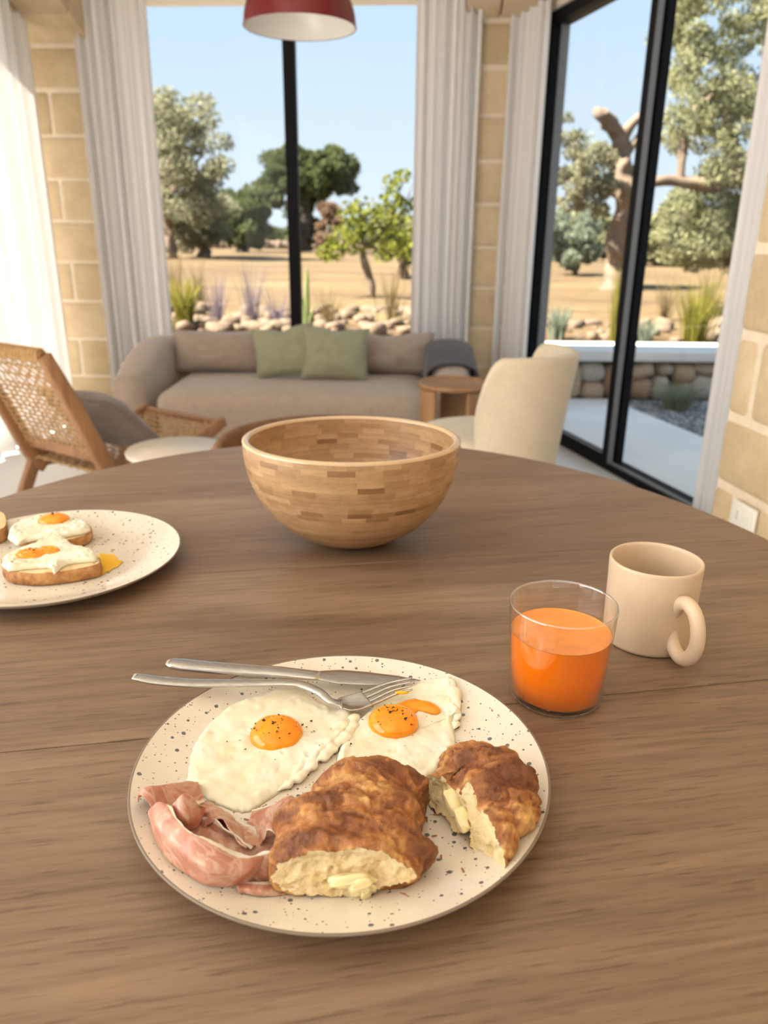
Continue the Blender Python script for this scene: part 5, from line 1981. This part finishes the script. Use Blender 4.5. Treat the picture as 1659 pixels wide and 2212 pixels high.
gt = 'tufts at the field edge'
p = far(400, 705, 7.2); tuft('grass_tuft', 'yellow-green grass tuft at the left foot of the sofa window', (p[0], 7.2, GZ), 220, 0.48, 0.20, 0.010, 'grass', 1, group=gt)
p = far(1335, 700, 6.6); tuft('grass_tuft', 'tall light green grass tuft left of the door mullion', (p[0], 6.6, GZ), 150, 0.62, 0.10, 0.007, 'grass', 2, group=gt)
p = far(1500, 720, 6.55); tuft('grass_tuft', 'wide light green grass tuft seen through the right door pane', (p[0], 6.55, GZ), 240, 0.55, 0.26, 0.007, 'grass', 3, group=gt)
p = far(1205, 700, 6.7); tuft('grass_tuft', 'grey-green low tuft behind the cream chair', (p[0], 6.7, GZ), 160, 0.30, 0.16, 0.008, 'leaf_silver', 4, group=gt)
p = far(1395, 735, 6.45); tuft('grass_tuft', 'small grey-green tuft just right of the door mullion', (p[0], 6.45, GZ), 120, 0.22, 0.12, 0.008, 'leaf_silver', 5, group=gt)
for k, (xx, yy, d, hgt, lab) in enumerate(((470, 690, 7.6, 0.62, 'leftmost lavender clump among the rubble stones'), (545, 690, 7.9, 0.70, 'taller lavender clump left of the window mullion'), (600, 700, 7.4, 0.45, 'short lavender clump next to the window mullion'))):
    p = far(xx, yy, d); tuft('lavender_clump', lab, (p[0], d, GZ), 70, hgt * 0.9, 0.22, 0.005, 'lavender', 20 + k, 'lavender', 'lavender clumps')
for k, (xx, d, hgt, lab) in enumerate(((385, 9.5, 0.75, 'dry straw clump beside the left curtain'), (430, 10.5, 0.6, 'dry straw clump right of the left curtain'), (845, 8.2, 0.6, 'dry straw clump beside the right curtain edge'), (710, 7.6, 0.40, 'small green-gold straw clump right of the cactus pad'), (1440, 8.5, 0.55, 'pale straw clump in the right door pane'), (1530, 9.0, 0.6, 'pale straw clump next to the right-hand curtain'))):
    p = far(xx, 650, d); tuft('straw_clump', lab, (p[0], d, GZ), 70, hgt, 0.22, 0.005, 'straw', 40 + k, 'grass', 'straw clumps')
# tall succulent leaf by the mullion
p = far(662, 700, 6.8)
ag = root('agave_plant', 'tall narrow green succulent right of the window mullion', 'plant', (p[0], 6.8, GZ))
for (dx_, hgt, w) in ((0.012, 0.60, 0.030), (-0.02, 0.34, 0.022), (0.05, 0.28, 0.02)):
    P = spline([(p[0], 6.8, GZ), (p[0] + dx_ * 0.6, 6.8, GZ + hgt * 0.5), (p[0] + dx_ * 1.6, 6.8, GZ + hgt)], 12)
    V, F = sweep(P, np.interp(np.linspace(0, 1, 12), [0, 0.3, 0.8, 1], [w, w, w * 0.55, 0.002]), 0.010, 10, up=(0, 1, 0))
    mo('blade', V, F, M['agave'], ag)

# rounded shrub in the gravel
rt = random.Random(77)
o = tuft('lavender_bush', 'round grey-green bush growing in the gravel bed', (2.10, 5.46, -0.03), 700, 0.20, 0.20, 0.004, 'leaf_sage', 78, 'bush', droop=0.45)


def foliage(parent, name, clusters, size, mat, seed, asp=2.2):
    rn = np.random.RandomState(seed)
    Vs, cs = [], []
    for (c, r, n) in clusters:
        d = rn.normal(size=(n, 3)); d /= np.linalg.norm(d, axis=1)[:, None]
        rad = rn.uniform(0.25, 1.0, size=(n, 1)) ** 0.5
        p = np.array(c) + d * rad * np.array(r)
        a = rn.normal(size=(n, 3)); a /= np.linalg.norm(a, axis=1)[:, None]
        b = np.cross(a, rn.normal(size=(n, 3))); b /= np.linalg.norm(b, axis=1)[:, None]
        s = size * rn.uniform(0.6, 1.3, size=(n, 1))
        q = np.stack([p - a * s, p - b * s / asp, p + a * s, p + b * s / asp], 1)
        Vs.append(q.reshape(-1, 3))
        t = np.clip(rn.uniform(0, 1, n), 0, 1)
        cs.append(np.repeat(t, 4))
    V = np.concatenate(Vs); t = np.concatenate(cs)
    n = len(V) // 4
    F = [tuple(range(4 * k, 4 * k + 4)) for k in range(n)]
    o = mo(name, V, F, M[mat], parent, smooth=False, col=np.stack([t, t, t], 1))
    o['kind'] = 'stuff'
    return o


def tree(name, label, base, limbs, clusters, size, mat, seed, bark='bark', cat='tree', group='trees beyond the windows', asp=2.2, sway=0.0):
    r = root(name, label, cat, tuple(base), group)
    for k, (pts, rad) in enumerate(limbs):
        P = spline(pts, max(10, 6 * len(pts)))
        m = len(P)
        rr = np.interp(np.linspace(0, 1, m), np.linspace(0, 1, len(rad)), rad)
        P = P + np.array([[nz(p, 1.6, seed), nz(p, 1.6, seed + 3), 0] for p in P]) * rr[:, None] * 0.5
        V, F = sweep(P, rr, rr, 12, up=(0.05, 1, 0.1))
        V = np.array(V)
        V += np.array([[nz(v, 5, seed), nz(v, 5, seed + 2), 0] for v in V]) * np.repeat(rr, 12)[:, None] * 0.65
        mo('trunk' if k == 0 else 'branch', V, F, M[bark], r)
    foliage(r, 'foliage', clusters, size, mat, seed, asp)
    return r


def blobs(rn, x0, y0, x1, y1, d, n, rpx, cnt, depth=0.6):
    """foliage clumps filling a region of the crown at distance d"""
    out = []
    for _ in range(n):
        u, v = rn.uniform(-1, 1), rn.uniform(-1, 1)
        if u * u + v * v > 1: u *= 0.6; v *= 0.6
        dd = d + rn.uniform(-depth, depth)
        c = far((x0 + x1) / 2 + u * (x1 - x0) / 2, (y0 + y1) / 2 + v * (y1 - y0) / 2, dd)
        r = rpx * rn.uniform(0.7, 1.3) * d / FPX
        out.append((c, (r, r, r * 0.75), cnt))
    return out


rr_ = random.Random(21)


def gp_(x, d):
    p = far(x, 530, d); return np.array([p[0], d, GZ - 0.05])


# olive behind the left curtain
b0 = gp_(365, 30)
tree('olive_tree', 'tall airy olive tree half hidden by the left window curtain', b0,
     [([b0, far(362, 480, 30), far(355, 420, 30), far(350, 370, 30)], [0.28, 0.22, 0.18, 0.10]), ([far(356, 430, 30), far(400, 385, 30), far(440, 330, 30.3)], [0.14, 0.09, 0.03]), ([far(352, 400, 30), far(375, 320, 30), far(390, 250, 30)], [0.12, 0.07, 0.02]), ([far(353, 390, 30), far(330, 290, 30), far(335, 210, 30)], [0.12, 0.08, 0.02])],
     blobs(rr_, 305, 190, 400, 360, 30, 34, 26, 150, 1.6) + blobs(rr_, 360, 215, 490, 410, 30, 44, 24, 130, 1.6) + blobs(rr_, 330, 370, 470, 510, 30.5, 30, 28, 180, 1.4), 0.085, 'leaf_olive', 5, group='trees beyond the windows')
b0 = gp_(440, 33)
tree('olive_bush', 'broad low olive growing right of the tall olive', b0,
     [([b0, far(440, 520, 33), far(437, 480, 33)], [0.25, 0.2, 0.1])],
     blobs(rr_, 350, 410, 500, 530, 33, 60, 26, 260, 1.5), 0.10, 'leaf_olive', 6)
# dark carob in the middle
b0 = gp_(655, 46)
tree('carob_tree', 'big dark green spreading tree behind the window mullion', b0,
     [([b0, far(657, 490, 46), far(655, 430, 46), far(650, 370, 46)], [0.45, 0.38, 0.3, 0.12]), ([far(655, 440, 46), far(610, 410, 46), far(570, 385, 46)], [0.2, 0.14, 0.05]), ([far(655, 430, 46), far(700, 390, 46), far(735, 370, 46)], [0.2, 0.14, 0.05])],
     blobs(rr_, 565, 315, 765, 420, 46, 70, 20, 340, 2.0) + blobs(rr_, 545, 375, 620, 445, 46, 14, 18, 260, 1.5) + blobs(rr_, 630, 400, 690, 520, 47, 22, 18, 260, 1.5) + blobs(rr_, 700, 370, 775, 412, 46, 10, 15, 240, 1.2), 0.12, 'leaf_dark', 7, 'bark_dark')
b0 = gp_(525, 42)
tree('carob_bush', 'dark green bushy tree left of the window mullion', b0,
     [([b0, far(525, 515, 42), far(522, 480, 42)], [0.3, 0.25, 0.1])],
     blobs(rr_, 480, 405, 570, 500, 42, 28, 20, 260, 1.5) + blobs(rr_, 480, 470, 580, 530, 42, 22, 18, 260, 1.5), 0.12, 'leaf_dark', 8, 'bark_dark')
b0 = gp_(708, 40)
tree('dry_shrub', 'rounded brown dried shrub right of the mullion', b0, [([b0, far(708, 515, 40), far(708, 490, 40)], [0.15, 0.12, 0.05])],
     blobs(rr_, 688, 440, 732, 522, 40, 18, 14, 260, 0.8), 0.12, 'leaf_brown', 9)
# tree line at the far edge of the field
for k, (xx, w, yt, mt, lab) in enumerate(((600, 40, 500, 'leaf_dark', 'small distant bush in the gap left of the mullion'), (760, 60, 480, 'leaf_silver', 'grey distant bush behind the fig tree'), (860, 60, 470, 'leaf_silver', 'grey distant bush beside the right curtain'))):
    d = 64 + 7 * k
    b0 = gp_(xx, d)
    tree('distant_bush', lab, b0, [([b0, far(xx, 525, d), far(xx, 510, d)], [0.2, 0.15, 0.1])], blobs(rr_, xx - w, yt, xx + w, 535, d, 26, 16, 220, 2.5), 0.2, mt, 60 + k, cat='bush')
# far dry stone wall
fw = root('field_wall', 'pale dry stone wall across the far end of the field', 'wall', (-4, 55, GZ))
for k in range(150):
    xx = -30 + k * 0.42 + rs.uniform(-0.06, 0.06)
    stone(fw, (xx, 55 + rs.uniform(-0.1, 0.1), GZ + 0.24), (0.26, 0.26, rs.uniform(0.24, 0.36)), (0, rs.uniform(-0.1, 0.1), rs.uniform(-0.2, 0.2)), rs.randrange(7), 'pale_stone')
# fig tree in front of the field
d = 11.0
b0 = far(803, 648, d); b0[2] = GZ - 0.03
fig_cl = []
for (x, y, r_, n_) in ((735, 520, 26, 120), (720, 540, 22, 90), (705, 548, 16, 60), (760, 460, 24, 110), (790, 455, 26, 130), (755, 500, 22, 90), (830, 470, 26, 120), (850, 430, 20, 90), (845, 395, 16, 60), (870, 380, 14, 50), (815, 510, 26, 120), (850, 520, 26, 130), (870, 490, 24, 110), (780, 490, 20, 70), (835, 545, 22, 90), (880, 440, 18, 70), (770, 530, 20, 80), (880, 540, 22, 90)):
    c = far(x, y, d + rr_.uniform(-0.25, 0.25)); s = r_ * d / FPX
    fig_cl.append((c, (s * 1.35, s * 1.35, s * 1.1), n_))
tree('fig_tree', 'small fig tree with light yellow-green leaves at the field edge', b0,
     [([b0, far(795, 600, d), far(785, 560, d), far(783, 530, d)], [0.060, 0.055, 0.050, 0.045]), ([far(783, 540, d), far(780, 490, d), far(795, 450, d)], [0.04, 0.03, 0.012]), ([far(784, 535, d), far(830, 500, d), far(850, 440, d), far(875, 385, d)], [0.035, 0.028, 0.018, 0.008]), ([far(783, 540, d), far(755, 525, d), far(730, 515, d)], [0.03, 0.02, 0.008]), ([far(840, 480, d), far(870, 460, d), far(890, 400, d)], [0.02, 0.014, 0.006])],
     fig_cl, 0.036, 'leaf_fig', 12, asp=1.3)
b0 = gp_(870, 17)
tree('olive_bush', 'olive-green bush behind the fig tree by the right curtain', b0, [([b0, far(870, 545, 17), far(868, 520, 17)], [0.12, 0.1, 0.04])], blobs(rr_, 800, 470, 930, 560, 17, 34, 22, 200, 0.8), 0.07, 'leaf_green', 13)
# pruned olive seen through the door
d = 13.5
b0 = far(1335, 630, d); b0[2] = GZ - 0.05
tree('pruned_olive', 'old olive with a thick pale trunk and sawn-off limb', b0,
     [([b0, far(1338, 560, d), far(1345, 470, d), far(1350, 400, d), far(1352, 335, d), far(1345, 292, d)], [0.24, 0.21, 0.19, 0.165, 0.15, 0.12]),
      ([far(1347, 305, d), far(1332, 278, d), far(1312, 262, d - 0.1), far(1298, 244, d - 0.2), far(1300, 236, d - 0.2)], [0.13, 0.115, 0.125, 0.115, 0.07]),
      ([far(1348, 300, d), far(1370, 262, d), far(1400, 240, d)], [0.10, 0.07, 0.05]),
      ([far(1352, 345, d), far(1378, 300, d), far(1392, 280, d)], [0.08, 0.06, 0.05]),
      ([far(1345, 430, d), far(1290, 390, d), far(1240, 378, d), far(1200, 400, d)], [0.08, 0.06, 0.05, 0.03]),
      ([far(1230, 380, d), far(1210, 365, d), far(1180, 370, d)], [0.04, 0.03, 0.01])],
     blobs(rr_, 1240, 320, 1345, 420, d, 30, 20, 150, 0.6) + blobs(rr_, 1170, 250, 1270, 420, d, 30, 18, 60, 0.6) + blobs(rr_, 1200, 410, 1330, 465, d, 16, 16, 90, 0.5), 0.042, 'leaf_olive', 14)
b0 = gp_(1245, 18)
tree('young_olive', 'rounded blue-green young olive left of the thick trunk', b0, [([b0, far(1245, 580, 18), far(1243, 550, 18)], [0.07, 0.06, 0.03])],
     blobs(rr_, 1185, 450, 1300, 585, 18, 46, 20, 200, 0.7), 0.055, 'leaf_silver', 15)
b0 = gp_(1200, 32)
tree('olive_hedge', 'green olives lining the field behind the young olive', b0, [([b0, far(1200, 530, 32), far(1200, 500, 32)], [0.2, 0.15, 0.05])],
     blobs(rr_, 1130, 450, 1340, 560, 32, 50, 24, 200, 1.6), 0.13, 'leaf_green', 16)
# big olive in the right pane
d = 9.5
b0 = gp_(1640, d)
tree('large_olive', 'large sunlit olive crown filling the right door pane', b0,
     [([b0, far(1640, 450, d), far(1600, 350, d), far(1560, 220, d)], [0.20, 0.16, 0.10, 0.04]), ([far(1610, 380, d), far(1540, 400, d), far(1450, 390, d), far(1405, 395, d)], [0.10, 0.08, 0.06, 0.05]), ([far(1470, 390, d), far(1475, 320, d), far(1495, 250, d), far(1560, 190, d)], [0.05, 0.05, 0.045, 0.03])],
     blobs(rr_, 1420, -80, 1700, 160, d, 70, 26, 150, 0.9) + blobs(rr_, 1415, 100, 1640, 340, d, 60, 28, 120, 0.9) + blobs(rr_, 1490, 150, 1680, 440, d, 56, 26, 140, 0.9) + blobs(rr_, 1405, 400, 1660, 580, d + 0.6, 95, 24, 190, 0.9), 0.032, 'leaf_green', 17, asp=3.0)
b0 = gp_(1480, 26)
tree('olive_hedge', 'olive bushes lining the field behind the right door pane', b0, [([b0, far(1480, 545, 26), far(1480, 520, 26)], [0.2, 0.15, 0.05])],
     blobs(rr_, 1380, 440, 1600, 575, 26, 50, 24, 200, 1.6), 0.11, 'leaf_green', 18)
